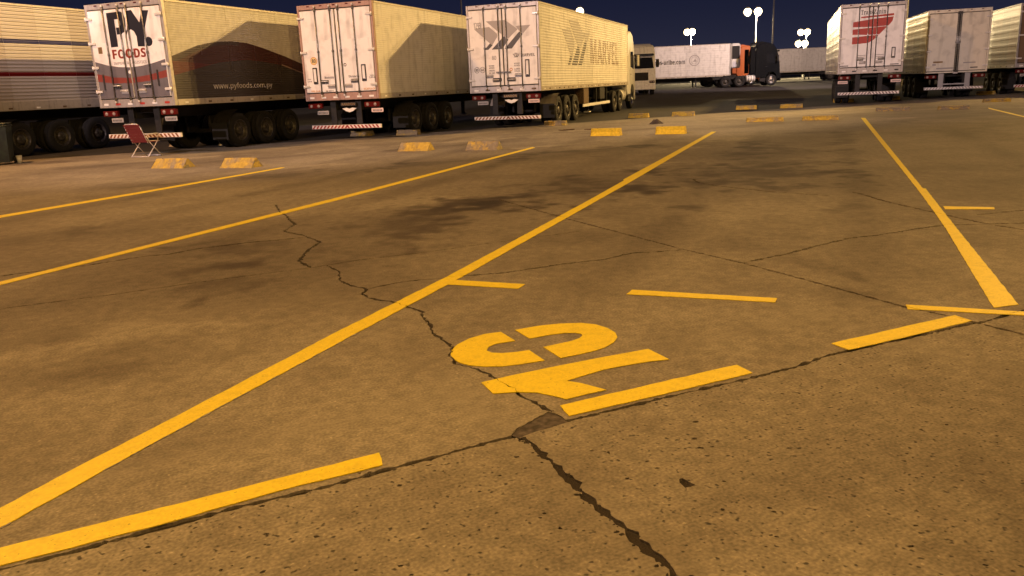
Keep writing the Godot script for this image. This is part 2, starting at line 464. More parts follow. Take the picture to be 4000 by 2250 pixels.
func jagged(line: PackedVector2Array, step: float, amp: float) -> PackedVector2Array:
	var r := PackedVector2Array()
	for i in line.size() - 1:
		var a := line[i]
		var b := line[i + 1]
		var n := maxi(1, int(a.distance_to(b) / step))
		var side := (b - a).normalized().orthogonal()
		for k in n:
			var p := a.lerp(b, float(k) / n)
			if k > 0 or i > 0:
				p += side * rng.randf_range(-amp, amp)
			r.append(p)
	r.append(line[line.size() - 1])
	return r

# a strip of uneven width along a line
func groove(line: PackedVector2Array, w: float, vary: float) -> PackedVector2Array:
	var a := PackedVector2Array()
	var b := PackedVector2Array()
	for i in line.size():
		var d := (line[mini(i + 1, line.size() - 1)] - line[maxi(i - 1, 0)]).normalized().orthogonal()
		var h := w * 0.5 * (1.0 + rng.randf_range(-vary, vary))
		if i == 0 or i == line.size() - 1:
			h *= 0.3
		a.append(line[i] + d * h)
		b.append(line[i] - d * h)
	b.reverse()
	a.append_array(b)
	return a

func poly_rect(p: PackedVector2Array) -> Rect2:
	var r := Rect2(p[0], Vector2.ZERO)
	for q in p:
		r = r.expand(q)
	return r

# cut every cutter out of the polygon; where a cutter would leave a hole, split the polygon through it first
func cut(poly: PackedVector2Array, cutters: Array, depth := 0) -> Array:
	var todo := [poly]
	for c in cutters:
		var cr: Rect2 = c[1]
		var next := []
		for p in todo:
			if not poly_rect(p).intersects(cr):
				next.append(p)
				continue
			var res := Geometry2D.clip_polygons(p, c[0])
			var hole := false
			for q in res:
				if Geometry2D.is_polygon_clockwise(q):
					hole = true
			if hole and depth < 6:
				var pr := poly_rect(p)
				var m: float = cr.get_center().x
				if m <= pr.position.x + 0.001 or m >= pr.end.x - 0.001:
					m = pr.get_center().x
				for half in [Rect2(pr.position - Vector2.ONE, Vector2(m - pr.position.x + 1.0, pr.size.y + 2.0)), Rect2(Vector2(m, pr.position.y - 1.0), Vector2(pr.end.x - m + 1.0, pr.size.y + 2.0))]:
					var hp := PackedVector2Array([half.position, Vector2(half.end.x, half.position.y), half.end, Vector2(half.position.x, half.end.y)])
					for piece in Geometry2D.intersect_polygons(p, hp):
						next.append_array(cut(piece, [c], depth + 1))
			else:
				for q in res:
					if not Geometry2D.is_polygon_clockwise(q):
						next.append(q)
		todo = next
	return todo

func slab_add(st: SurfaceTool, poly: PackedVector2Array, y: float, drop: float) -> void:
	var idx := Geometry2D.triangulate_polygon(poly)
	for i in range(0, idx.size(), 3):
		var t := []
		for k in 3:
			t.append(poly[idx[i + k]])
		if (t[1] - t[0]).cross(t[2] - t[0]) < 0.0:
			var s: Vector2 = t[1]
			t[1] = t[2]
			t[2] = s
		for p in t:
			ground_vertex(st, p, y)
	var cw := Geometry2D.is_polygon_clockwise(poly)
	for i in poly.size():
		var p := poly[i]
		var q := poly[(i + 1) % poly.size()]
		var e := (q - p).orthogonal() * (1.0 if cw else -1.0)
		var out := Vector3(e.x, 0, e.y)
		var a := Vector3(p.x, y, p.y)
		var b := Vector3(q.x, y, q.y)
		var dn := Vector3(0, -drop, 0)
		var order := [a, b, b + dn, a, b + dn, a + dn]
		if (order[2] - order[0]).cross(order[1] - order[0]).dot(out) < 0.0:
			order = [a, b + dn, b, a, a + dn, b + dn]
		for w in order:
			ground_vertex(st, Vector2(w.x, w.z), w.y)

func ground_vertex(st: SurfaceTool, p: Vector2, y: float) -> void:
	# the tile is turned so that the broom marks run along the joint
	var q := p.rotated(0.46)
	st.set_uv(q / TILE)
	st.set_uv2(Vector2((p.x - MAP_X) / MAP_SIZE, (p.y - MAP_Z) / MAP_SIZE))
	st.add_vertex(Vector3(p.x, y, p.y))

func edge_z(x: float) -> float:
	return -23.6 - 0.47 * (x + 12.0)

func yard_height(s: float) -> float:
	return -0.004 + clampf((s - 16.0) * 0.02, 0.0, 0.45) + maxf(0.0, s - 60.0) * 0.001

func build_ground() -> void:
	make_stain_map()
	print("stains")
	# the dark asphalt yard: one sheet to the horizon, low under the concrete, rising a little in the distance
	var asp := noise_bytes(512, 71, 0.2, 3)
	var am := mat(lin(0.045, 0.04, 0.037), 0.85, 0.0, gray_tex(512, asp, 0.45, 1.0), 0.55)
	am.uv1_world_triplanar = true
	am.detail_enabled = true
	am.detail_blend_mode = BaseMaterial3D.BLEND_MODE_MUL
	am.detail_uv_layer = BaseMaterial3D.DETAIL_UV_2
	am.detail_albedo = M.stain_map
	var st := tool()
	var along := Vector2(1.0, -0.47).normalized()
	var away := Vector2(-0.47, -1.0).normalized()
	var o := Vector2(-12.0, -23.6)
	var rows := [[-120.0, -0.03], [-0.3, -0.03], [-0.06, -0.004], [16.0, -0.004], [22.0, yard_height(22)], [30.0, yard_height(30)], [38.5, yard_height(38.5)], [60.0, yard_height(60)], [600.0, yard_height(600)]]
	for i in rows.size() - 1:
		for k in range(-10, 30):
			var p := []
			for c in [[i, k], [i, k + 1], [i + 1, k + 1], [i + 1, k]]:
				var q: Vector2 = o + along * (c[1] * 20.0) + away * rows[c[0]][0]
				p.append(Vector3(q.x, rows[c[0]][1], q.y))
			for t in [[0, 1, 2], [0, 2, 3]]:
				var u := [p[t[0]], p[t[1]], p[t[2]]]
				if (u[2] - u[0]).cross(u[1] - u[0]).y < 0.0:
					u.reverse()
				for w in u:
					st.set_uv2(Vector2(w.x, w.z) / 37.0)
					st.add_vertex(w)
	part(self, "asphalt_yard", st, am).set_meta("kind", "structure")
	# packed dirt that fills the joints and cracks
	var bed := tool()
	for k in 6:
		for j in 6:
			var a := Vector2(-9.0 + 4.0 * k, -13.0 + 3.0 * j)
			quad(bed, Vector3(a.x, -0.011, a.y), Vector3(a.x + 4.0, -0.011, a.y), Vector3(a.x + 4.0, -0.011, a.y + 3.0), Vector3(a.x, -0.011, a.y + 3.0), Vector3.UP)
	var bm := mat(lin(0.055, 0.042, 0.032), 0.95, 0.0, gray_tex(512, asp, 0.35, 1.0), 1.3)
	bm.uv1_world_triplanar = true
	part(self, "joint_dirt", bed, bm).set_meta("kind", "structure")
	# cracks, joints and broken corners, as real gaps between and in the slabs
	var cutters := []
	var thin := []
	rng.seed = 5
	for key in CRACKS:
		var w: float = CRACKS[key][0]
		var raw := pv(CRACKS[key][1])
		var joint: bool = key[0] == "J"
		var line := jagged(raw, 0.028, 0.0035 if joint else 0.009)
		var g := groove(line, w, 0.8)
		cutters.append([g, poly_rect(g)])
		var g2 := groove(line, w * 0.3, 0.9)
		thin.append([g2, poly_rect(g2)])
	for b in BROKEN:
		var p := pv(b)
		p.append(p[0])
		p = jagged(p, 0.02, 0.006)
		p.remove_at(p.size() - 1)
		cutters.append([p, poly_rect(p)])
	# spalled lips: crumbs broken out along the wide crack and the joint
	for spec in [["K4", 90, 0.02, 1.0], ["J1", 70, 0.008, 0.0], ["K3", 40, 0.008, 0.0]]:
		var ln := pv(CRACKS[spec[0]][1])
		for i in spec[1]:
			var sg := rng.randi_range(1 if spec[0] == "J1" else 0, ln.size() - (3 if spec[0] != "K3" else 2))
			var tt := rng.randf()
			var dv := (ln[sg + 1] - ln[sg]).normalized()
			var c: Vector2 = ln[sg].lerp(ln[sg + 1], tt) + dv.orthogonal() * (rng.randf_range(-1.0, 1.0) * spec[2] + (-0.012 if spec[0] == "K4" and rng.randf() < 0.6 else 0.0))
			var p := PackedVector2Array()
			var rr := rng.randf_range(0.004, 0.012)
			for k in 6:
				p.append(c + Vector2(cos(TAU * k / 6), sin(TAU * k / 6)) * rr * rng.randf_range(0.5, 1.4))
			cutters.append([p, poly_rect(p)])
	# pits where the surface mortar of the aisle slab has broken away
	for i in 280:
		var c := Vector2(rng.randf_range(-1.3, 2.6), rng.randf_range(-4.0, -1.6))
		if c.y < -2.3 - 0.47 * (c.x + 1.7) - 0.15 or c.distance_to(Vector2(0, 0)) < 1.7:
			continue
		var rr := rng.randf_range(0.004, 0.0105) * (1.7 if rng.randf() < 0.12 else 1.0)
		var p := PackedVector2Array()
		for k in 7:
			p.append(c + Vector2(cos(TAU * k / 7), sin(TAU * k / 7) * 0.7) * rr * rng.randf_range(0.55, 1.3))
		cutters.append([p, poly_rect(p)])
	var joint_line := pv(CRACKS.J1[1])
	var m_bay := concrete(21, false)
	var m_aisle := concrete(31, true)
	print("concrete")
	var apron := Node3D.new()
	apron.name = "concrete_apron"
	add_child(apron)
	apron.set_meta("kind", "structure")
	# aisle side and bay side of the joint, each in slabs
	var aisle := PackedVector2Array(joint_line)
	aisle.append_array(PackedVector2Array([Vector2(30, -16), Vector2(30, 8), Vector2(-22, 8)]))
	var bay := PackedVector2Array(joint_line)
	bay.append_array(PackedVector2Array([Vector2(36, edge_z(36.0) + 12.0), Vector2(36, edge_z(36.0)), Vector2(-22, edge_z(-22.0)), Vector2(-22, 5)]))
	var bay_axis := Vector2(0.365, -0.931)
	var row_axis := Vector2(0.931, 0.365)
	var slabs := []
	var joint_dir := Vector2(0.905, -0.425)
	for side in 2:
		var whole: PackedVector2Array = bay if side == 0 else aisle
		# strips parallel to the joint, 4.4 m deep (bay) or one (aisle); tiles inside them only keep the cutting quick
		var depth := 5.2 if side == 0 else 14.0
		for sidx in (8 if side == 0 else 1):
			for lidx in range(-4, 7):
				var stl := tool()
				var any := false
				var nrm := Vector2(-0.425, -0.905) * (1.0 if side == 0 else -1.0)
				var b0 := Vector2(0.0, -3.2) + joint_dir * (lidx * 6.0 - 1.0) + nrm * (sidx * depth - (0.6 if sidx == 0 else 0.0))
				var len_ := depth + (0.6 if sidx == 0 else 0.0)
				var nx := 6
				var ny := maxi(1, int(len_ / 1.2))
				var near := absf(lidx) < 3 and sidx < 3
				if not near:
					nx = 2
					ny = 2
				for ix in nx:
					for iy in ny:
						var a := b0 + joint_dir * (6.0 * ix / nx) + nrm * (len_ * iy / ny)
						var e := joint_dir * (6.0 / nx)
						var f := nrm * (len_ / ny)
						var tile := PackedVector2Array([a, a + e, a + e + f, a + f])
						for piece in Geometry2D.intersect_polygons(tile, whole):
							for q in cut(piece, cutters):
								slab_add(stl, q, 0.0, 0.034)
								any = true
				if any:
					part(apron, "slab", stl, m_bay if side == 0 else m_aisle)
	print("slabs")
	# the broken corner was filled with grey mortar, lower than the slabs
	var fill := tool()
	slab_add(fill, pv(BROKEN[0]), -0.004, 0.006)
	part(apron, "mortar_patch", fill, mat(lin(0.15, 0.125, 0.115), 0.9, 0.0, M.grain, 3.0))
	build_paint(thin)

func paint_material(seed_: int) -> StandardMaterial3D:
	var n := 512
	var a := noise_bytes(n, seed_, 0.09, 4)
	var b := noise_bytes(n, seed_ + 1, 0.015, 3)
	var col := PackedByteArray()
	col.resize(n * n * 3)
	for i in n * n:
		var v := 1.0 - 0.10 * (a[i] / 255.0) - 0.12 * absf(b[i] / 255.0 - 0.5)
		if a[i] < 52:
			v *= 0.75
		col[i * 3] = int(v * 250.0)
		col[i * 3 + 1] = int(v * 226.0)
		col[i * 3 + 2] = int(v * 52.0)
	var m := StandardMaterial3D.new()
	m.albedo_texture = ImageTexture.create_from_image(Image.create_from_data(n, n, false, Image.FORMAT_RGB8, col))
	m.uv1_triplanar = true
	m.uv1_world_triplanar = true
	m.uv1_scale = Vector3.ONE * 0.8
	m.roughness = 0.6
	return m

func painted(called: String, polys: Array, label: String, category: String, group: String, thin: Array, rough_edge := 0.003) -> MeshInstance3D:
	var st := tool()
	for f in polys:
		var p := pv(f)
		p.append(p[0])
		p = jagged(p, 0.06, rough_edge)
		p.remove_at(p.size() - 1)
		for q in cut(p, thin):
			slab_add(st, q, 0.005, 0.004)
	var o := part(self, called, st, M.yellow)
	o.name = numbered(called)
	o.set_meta("label", label)
	o.set_meta("category", category)
	if group != "":
		o.set_meta("group", group)
	return o

func build_paint(thin: Array) -> void:
	M.yellow = paint_material(81)
	var labels := ["long yellow bay line beside the painted number, running from the near corner to the middle", "yellow bay line second from the painted number, towards the chair", "thin far yellow bay line ending near the two worn stops", "yellow bay line on the far side of the numbered bay", "faint yellow bay line beyond, near the cream trailer"]
	for i in BAY_LINES.size():
		var line := painted("bay_line", [BAY_LINES[i]], labels[i], "road marking", "yellow bay lines", thin)
		if i == 0:
			# flakes of the older white line showing along one edge
			var st0 := tool()
			var ed := pv([-1.862, -2.586, -1.603, -3.255, -1.396, -3.762, -0.971, -4.799])
			for k in ed.size() - 1:
				var d := (ed[k + 1] - ed[k]).normalized()
				var nn := Vector2(-d.y, d.x)
				var at := 0.0
				var full := ed[k].distance_to(ed[k + 1])
				while at < full - 0.02:
					var ln := minf(rng.randf_range(0.02, 0.12), full - at)
					if rng.randf() < 0.75:
						var w0 := rng.randf_range(0.002, 0.011)
						var a := ed[k] + d * at - nn * 0.004
						slab_add(st0, PackedVector2Array([a, a + d * ln, a + d * ln * 0.9 + nn * (w0 + 0.004), a + d * ln * 0.1 + nn * (rng.randf_range(0.001, w0) + 0.004)]), 0.0035, 0.003)
					at += ln + rng.randf_range(0.0, 0.04)
			part(line, "old_paint", st0, mat(lin(0.62, 0.58, 0.5), 0.7, 0.0, M.grain, 4.0)).set_meta("kind", "stuff")
	var dl := ["long yellow dash along the slab joint at the near corner", "yellow dash along the slab joint beneath the painted number", "yellow dash along the joint with a broken corner at its end", "yellow dash joining the foot of the far bay line", "short yellow dash branching off the long bay line", "yellow dash alone in the middle of the numbered bay", "short thin yellow dash branching off the far bay line"]
	for i in DASHES.size():
		painted("dash_marking", [DASHES[i]], dl[i], "road marking", "yellow dashes", thin)
	var t := thing("bay_number", "yellow stencilled bay number fifteen painted on the concrete", "road marking", Vector3.ZERO)
	var st := tool()
	for p in DIGIT_FIVE:
		for q in cut(pv(p), thin):
			slab_add(st, q, 0.0052, 0.004)
	part(t, "digit_five", st, M.yellow)
	st = tool()
	for q in cut(pv(DIGIT_ONE), thin):
		slab_add(st, q, 0.0054, 0.004)
	part(t, "digit_one", st, M.yellow)

func stop_material(kind: int) -> StandardMaterial3D:
	# yellow paint over cast concrete, worn off where the noise says so
	var n := 256
	var a := noise_bytes(n, 90 + kind, 0.02, 4)
	var b := noise_bytes(n, 95 + kind, 0.1, 3)
	var limit: float = [0.10, 0.36, 0.6][kind]
	var col := PackedByteArray()
	col.resize(n * n * 3)
	for i in n * n:
		var w := a[i] / 255.0 * 0.75 + b[i] / 255.0 * 0.25
		var g := 0.85 + 0.3 * (b[i] / 255.0 - 0.5)
		var c := (Vector3(238, 204, 48) if kind == 0 else Vector3(208, 176, 66)) * g if w > limit else Vector3(150, 138, 116) * g
		if kind == 1 and w > limit and w < limit + 0.06:
			c = Vector3(170, 140, 70) * g
		col[i * 3] = int(clampf(c.x, 0, 255))
		col[i * 3 + 1] = int(clampf(c.y, 0, 255))
		col[i * 3 + 2] = int(clampf(c.z, 0, 255))
	var m := StandardMaterial3D.new()
	m.albedo_texture = ImageTexture.create_from_image(Image.create_from_data(n, n, false, Image.FORMAT_RGB8, col))
	m.uv1_triplanar = true
	m.uv1_world_triplanar = true
	m.uv1_scale = Vector3.ONE * 0.45
	m.roughness = 0.7
	return m

func build_stops() -> void:
	var ms := [stop_material(0), stop_material(1), stop_material(2)]
	var where := ["nearest the folding chair, first of its pair", "second of the pair near the folding chair", "mostly painted, first of the pair behind the plain white trailer", "half bare concrete, second of the pair behind the plain white trailer", "freshly painted bright yellow, nearer the grey arrow trailer", "freshly painted bright yellow, nearer the end of the long bay line",
		"flat and worn, with a split along its top, in the middle distance", "long flat worn one beside the split one", "dark and crumbled, in front of the red leaf trailer", "dirty with a dark end, in front of the cream trailer", "pale yellow, in front of the cream trailer's far corner",
		"at the concrete edge, first in the open bay", "at the concrete edge, second in the open bay", "under the red leaf trailer's near corner", "under the red leaf trailer's far corner", "in shade beside the arrow trailer's cab", "half in shade at the edge of the open bay",
		"under the rear of the arrow trailer", "under the far rear wheels of the plain white trailer", "under the near rear of the plain white trailer", "under the side of the food trailer", "in the dark behind the folding chair", "under the far rear corner of the cream trailer", "farthest, by the bronze trailer"]
	for i in STOPS.size():
		var s: Array = STOPS[i]
		var t := thing("wheel_stop", "concrete wheel stop " + where[i], "wheel stop", Vector3(s[0], 0.0 if s[1] > edge_z(s[0]) else -0.004, s[1]), -0.40, "concrete wheel stops")
		var l := clampf(s[3], 0.8, 1.12)
		var hgt := 0.2 if i < 6 else (0.17 if i > 10 else 0.13)
		var dep := 0.40 if i < 4 else 0.3
		var top := 0.018 if i < 4 else 0.10
		var st := tool()
		# uneven prism: the ridge is chipped here and there
		rng.seed = 200 + i
		var nseg := 7
		var prev := []
		for k in nseg + 1:
			var x := -l * 0.5 + l * k / nseg
			var wob := rng.randf_range(-0.004, 0.002) if i != 4 and i != 5 else 0.0
			var inset := 0.015 if k == 0 or k == nseg else 0.0
			var sec := [Vector3(x, 0, 0.0), Vector3(x, hgt * 0.5 + wob, -dep * 0.25 + wob), Vector3(x + (inset if k == 0 else -inset), hgt + wob * 2.0, -dep * 0.5 + top), Vector3(x + (inset if k == 0 else -inset), hgt + wob, -dep * 0.5 - top), Vector3(x, 0, -dep)]
			if k > 0:
				for e in 4:
					quad(st, prev[e], sec[e], sec[e + 1], prev[e + 1], Vector3(0, 0.5, 1) if e < 2 else (Vector3.UP if e == 2 else Vector3(0, 0.5, -1)))
			if k == 0 or k == nseg:
				var outv := Vector3.LEFT if k == 0 else Vector3.RIGHT
				for e in range(1, 4):
					tri(st, sec[0], sec[e], sec[e + 1], outv)
			prev = sec
		part(t, "block", st, ms[s[4]])
		# lifting pins cast into the top
		for px in [-0.3, 0.3]:
			var pin := tool()
			lathe(pin, [Vector2(0.014, hgt - 0.02), Vector2(0.014, hgt + 0.006), Vector2(0.0, hgt + 0.008)], Vector3(px * l, 0, -dep * 0.5), Vector3.UP, 8)
			part(t, "anchor_pin", pin, M.rust)
# ---------------------------------------------------------------- vehicles
func wheel_meshes() -> void:
	var st := tool()
	# axis along +x: outer face at x = 0, tyre runs to x = -0.28
	lathe(st, [Vector2(0.30, -0.02), Vector2(0.34, 0.0), Vector2(0.43, -0.004), Vector2(0.485, -0.025), Vector2(0.505, -0.06), Vector2(0.508, -0.1), Vector2(0.496, -0.105), Vector2(0.496, -0.125), Vector2(0.508, -0.13), Vector2(0.508, -0.15), Vector2(0.496, -0.155), Vector2(0.496, -0.175), Vector2(0.508, -0.18), Vector2(0.505, -0.22), Vector2(0.485, -0.255), Vector2(0.43, -0.276), Vector2(0.30, -0.27)], Vector3.ZERO, Vector3.RIGHT, 36)
	st.generate_normals()
	MESH.tyre = st.commit()
	st = tool()
	lathe(st, [Vector2(0.305, -0.04), Vector2(0.31, -0.012), Vector2(0.29, -0.008), Vector2(0.275, -0.04), Vector2(0.262, -0.115), Vector2(0.2, -0.14), Vector2(0.16, -0.125), Vector2(0.14, -0.12)], Vector3.ZERO, Vector3.RIGHT, 28)
	for k in 10:
		var a := TAU * k / 10.0
		box(st, Vector3(-0.118, cos(a) * 0.185, sin(a) * 0.185), Vector3(0.03, 0.028, 0.028), 0.004)
	st.generate_normals()
	MESH.rim = st.commit()
	st = tool()
	lathe(st, [Vector2(0.15, -0.13), Vector2(0.145, -0.05), Vector2(0.12, -0.02), Vector2(0.07, -0.012), Vector2(0.0, -0.01)], Vector3.ZERO, Vector3.RIGHT, 18)
	st.generate_normals()
	MESH.hub = st.commit()

func wheel(parent: Node3D, at: Vector3, right: bool, rim: Material, scale := 1.0) -> void:
	var w := node(parent, "wheel", at)
	w.scale = Vector3.ONE * scale
	if not right:
		w.rotation.y = PI
	put(w, "tyre", MESH.tyre, M.tyre)
	put(w, "rim", MESH.rim, rim)
	put(w, "hub", MESH.hub, rim)

# one corrugated sheet of a side: from z0 to z1 (towards the front), y0 to y1, outwards along sx
func sheet(parent: Node3D, called: String, sx: float, xo: float, z0: float, z1: float, y0: float, y1: float, pitch: float, deep: float, m: Material, u0: float, u1: float) -> void:
	var st := tool()
	var prof := []
	var n := int((y1 - y0) / pitch)
	if deep <= 0.0 or n < 1:
		prof = [Vector2(y0, 0), Vector2(y1, 0)]
	else:
		var p := (y1 - y0) / n
		for i in n:
			var b := y0 + p * i
			prof.append(Vector2(b, -deep))
			prof.append(Vector2(b + p * 0.4, -deep))
			prof.append(Vector2(b + p * 0.6, 0))
			prof.append(Vector2(b + p * 0.82, 0))
		prof.append(Vector2(y1, -deep))
	for i in prof.size() - 1:
		var a: Vector2 = prof[i]
		var b: Vector2 = prof[i + 1]
		var va := (a.x - y0) / (y1 - y0)
		var vb := (b.x - y0) / (y1 - y0)
		quv(st, [Vector3(sx * (xo + a.y), a.x, -z0), Vector3(sx * (xo + a.y), a.x, -z1), Vector3(sx * (xo + b.y), b.x, -z1), Vector3(sx * (xo + b.y), b.x, -z0)],
			[Vector2(u0, 1.0 - va), Vector2(u1, 1.0 - va), Vector2(u1, 1.0 - vb), Vector2(u0, 1.0 - vb)], Vector3(sx, 0, 0))
	part(parent, called, st, m)

func chevron_bar(t: Node3D, w: float, y0: float, y1: float, z: float, base: Material, ink: Material, n: int) -> void:
	var b := boxp(t, "bumper", Vector3(0, (y0 + y1) * 0.5, z - 0.04), Vector3(w, y1 - y0, 0.08), base, 0.008)
	var st := tool()
	var h := y1 - y0 - 0.016
	var step := w / n
	for i in n:
		var x := -w * 0.5 + step * (i + 0.12)
		var sl := h * 0.75 * (1.0 if x < 0.0 else -1.0)
		var sw := step * 0.5
		var p := PackedVector2Array([Vector2(x, 0), Vector2(x + sw, 0), Vector2(x + sw + sl, h), Vector2(x + sl, h)])
		for k in 4:
			p[k].x = clampf(p[k].x, -w * 0.5 + 0.01, w * 0.5 - 0.01)
		prism(st, p, Vector3(0, y0 + 0.008, z), Vector3.RIGHT, Vector3.UP, Vector3.BACK, 0.001, 0.003)
	part(b, "stripes", st, ink)

func tail_lights(t: Node3D, w: float, y: float, z: float, plate_sides: Array) -> void:
	for s in [-1.0, 1.0]:
		var l := boxp(t, "tail_light", Vector3(s * (w * 0.5 - 0.30), y, z - 0.05), Vector3(0.5, 0.15, 0.1), M.lens_red, 0.012)
		for k in [-0.13, 0.13]:
			var st := tool()
			lathe(st, [Vector2(0.05, 0), Vector2(0.048, 0.012), Vector2(0.03, 0.02), Vector2(0, 0.023)], Vector3(s * (w * 0.5 - 0.30) + k, y, z), Vector3.BACK, 14)
			part(l, "lens", st, M.lens_clear)
	for p in plate_sides:
		var pl := boxp(t, "number_plate", Vector3(p[0], y - 0.16 + p[1], z - 0.03), Vector3(0.40, 0.12, 0.02), p[2], 0.004)
		var st := tool()
		for k in 7:
			box(st, Vector3(p[0] - 0.14 + k * 0.047, y - 0.165 + p[1], z - 0.0185), Vector3(0.028, 0.055, 0.002))
		part(pl, "characters", st, M.ink_dark)

func door_set(t: Node3D, d: Dictionary) -> void:
	var w: float = d.w
	var top: float = d.top
	var bot: float = d.bot
	var sill: float = d.get("sill", 0.2)
	var head := 0.14
	var post := 0.075
	var fr: Material = d.frame
	# frame: posts, header and sill butted end to end
	boxp(t, "rear_post", Vector3(-w * 0.5 + post * 0.5, (top + bot) * 0.5, -0.06), Vector3(post, top - bot, 0.12), fr, 0.01)
	boxp(t, "rear_post", Vector3(w * 0.5 - post * 0.5, (top + bot) * 0.5, -0.06), Vector3(post, top - bot, 0.12), fr, 0.01)
	var hd := boxp(t, "header", Vector3(0, top - head * 0.5, -0.055), Vector3(w - 2 * post - 0.004, head, 0.11), fr, 0.01)
	for k in 5:
		boxp(hd, "marker_lamp", Vector3(-0.9 + 0.45 * k, top - 0.045, 0.006), Vector3(0.09, 0.03, 0.02), M.lens_red, 0.004)
	var sl := boxp(t, "sill", Vector3(0, bot + sill * 0.5, -0.055), Vector3(w - 2 * post - 0.004, sill, 0.11), d.get("sill_mat", fr), 0.01)
	if d.get("tape", true):
		for k in 6:
			boxp(sl, "reflector", Vector3(-1.05 + 0.42 * k, bot + sill * 0.42, 0.004), Vector3(0.16, 0.055, 0.006), M.reflector_white if (k % 2 == 0 or d.get("tape_white", false)) else d.get("tape_mat", M.reflector_red), 0.001)
	# doors: a dark rubber seal behind, a leaf in front
	var dw := w * 0.5 - post
	var y0 := bot + sill
	var y1 := top - head
	boxp(t, "door_seal", Vector3(0, (y0 + y1) * 0.5, -0.06), Vector3(dw * 2.0 - 0.004, y1 - y0 - 0.004, 0.07), M.seal, 0.0)
	for s in [-1.0, 1.0]:
		var cx: float = s * (dw * 0.5 + 0.004)
		var lw := dw - 0.035
		var leaf := node(t, "door", Vector3(cx, 0, -0.012))
		boxp(leaf, "panel", Vector3(0, (y0 + y1) * 0.5, 0), Vector3(lw, y1 - y0 - 0.06, 0.05), d.door, 0.012)
		var rods: Array = d.get("rods", [0.66, 0.14])
		for rx in rods:
			var x: float = s * rx - cx
			var st := tool()
			tube(st, [Vector3(x, y0 - 0.06, 0.055), Vector3(x, y1 + 0.06, 0.055)], 0.017, 8)
			part(leaf, "lock_rod", st, M.steel)
			for yy in [y0 + 0.02, lerpf(y0, y1, 0.5), y1 - 0.04]:
				boxp(leaf, "rod_bracket", Vector3(x, yy, 0.045), Vector3(0.07, 0.07, 0.042), M.steel, 0.008)
			for yy in [y0 - 0.07, y1 + 0.07]:
				boxp(leaf, "cam", Vector3(x, yy, 0.05), Vector3(0.055, 0.06, 0.06), M.galv, 0.012)
		if d.get("handles", true):
			for h in [[rods[0] - 0.14, 0.34], [rods[1] + 0.16, 0.2]]:
				var hx: float = s * h[0] - cx
				var hb := boxp(leaf, "handle_plate", Vector3(hx, y0 + h[1], 0.032), Vector3(0.25, 0.12, 0.02), M.steel if h[1] > 0.3 else M.ink_grey, 0.006)
				var st := tool()
				tube(st, [Vector3(hx - 0.13, y0 + h[1] + 0.02, 0.07), Vector3(hx + 0.13, y0 + h[1] + 0.02, 0.07)], 0.014, 6)
				part(hb, "lever", st, M.galv)
		var hn: int = d.get("hinges", 3)
		for k in hn:
			var hy := lerpf(y0 + 0.22, y1 - 0.24, float(k) / (hn - 1))
			var hx: float = s * (w * 0.5 - 0.10) - cx
			var st := tool()
			box(st, Vector3(hx - s * 0.03, hy, 0.05), Vector3(0.2, 0.07, 0.035), 0.012)
			lathe(st, [Vector2(0.0, -0.05), Vector2(0.024, -0.05), Vector2(0.024, 0.05), Vector2(0.0, 0.05)], Vector3(hx + s * 0.07, hy, 0.055), Vector3.UP, 10)
			part(leaf, "hinge", st, M.galv)
	for g in d.get("gauges", []):
		var f := boxp(t, "gauge_frame", Vector3(g[0], g[1], 0.02), Vector3(0.16, g[2], 0.03), M.ink, 0.02)
		boxp(f, "gauge_face", Vector3(g[0], g[1] + 0.01, 0.034), Vector3(0.09, g[2] - 0.1, 0.008), d.door, 0.01)
		boxp(f, "gauge_clip", Vector3(g[0], g[1] - g[2] * 0.40, 0.045), Vector3(0.08, 0.06, 0.02), M.chrome, 0.008)

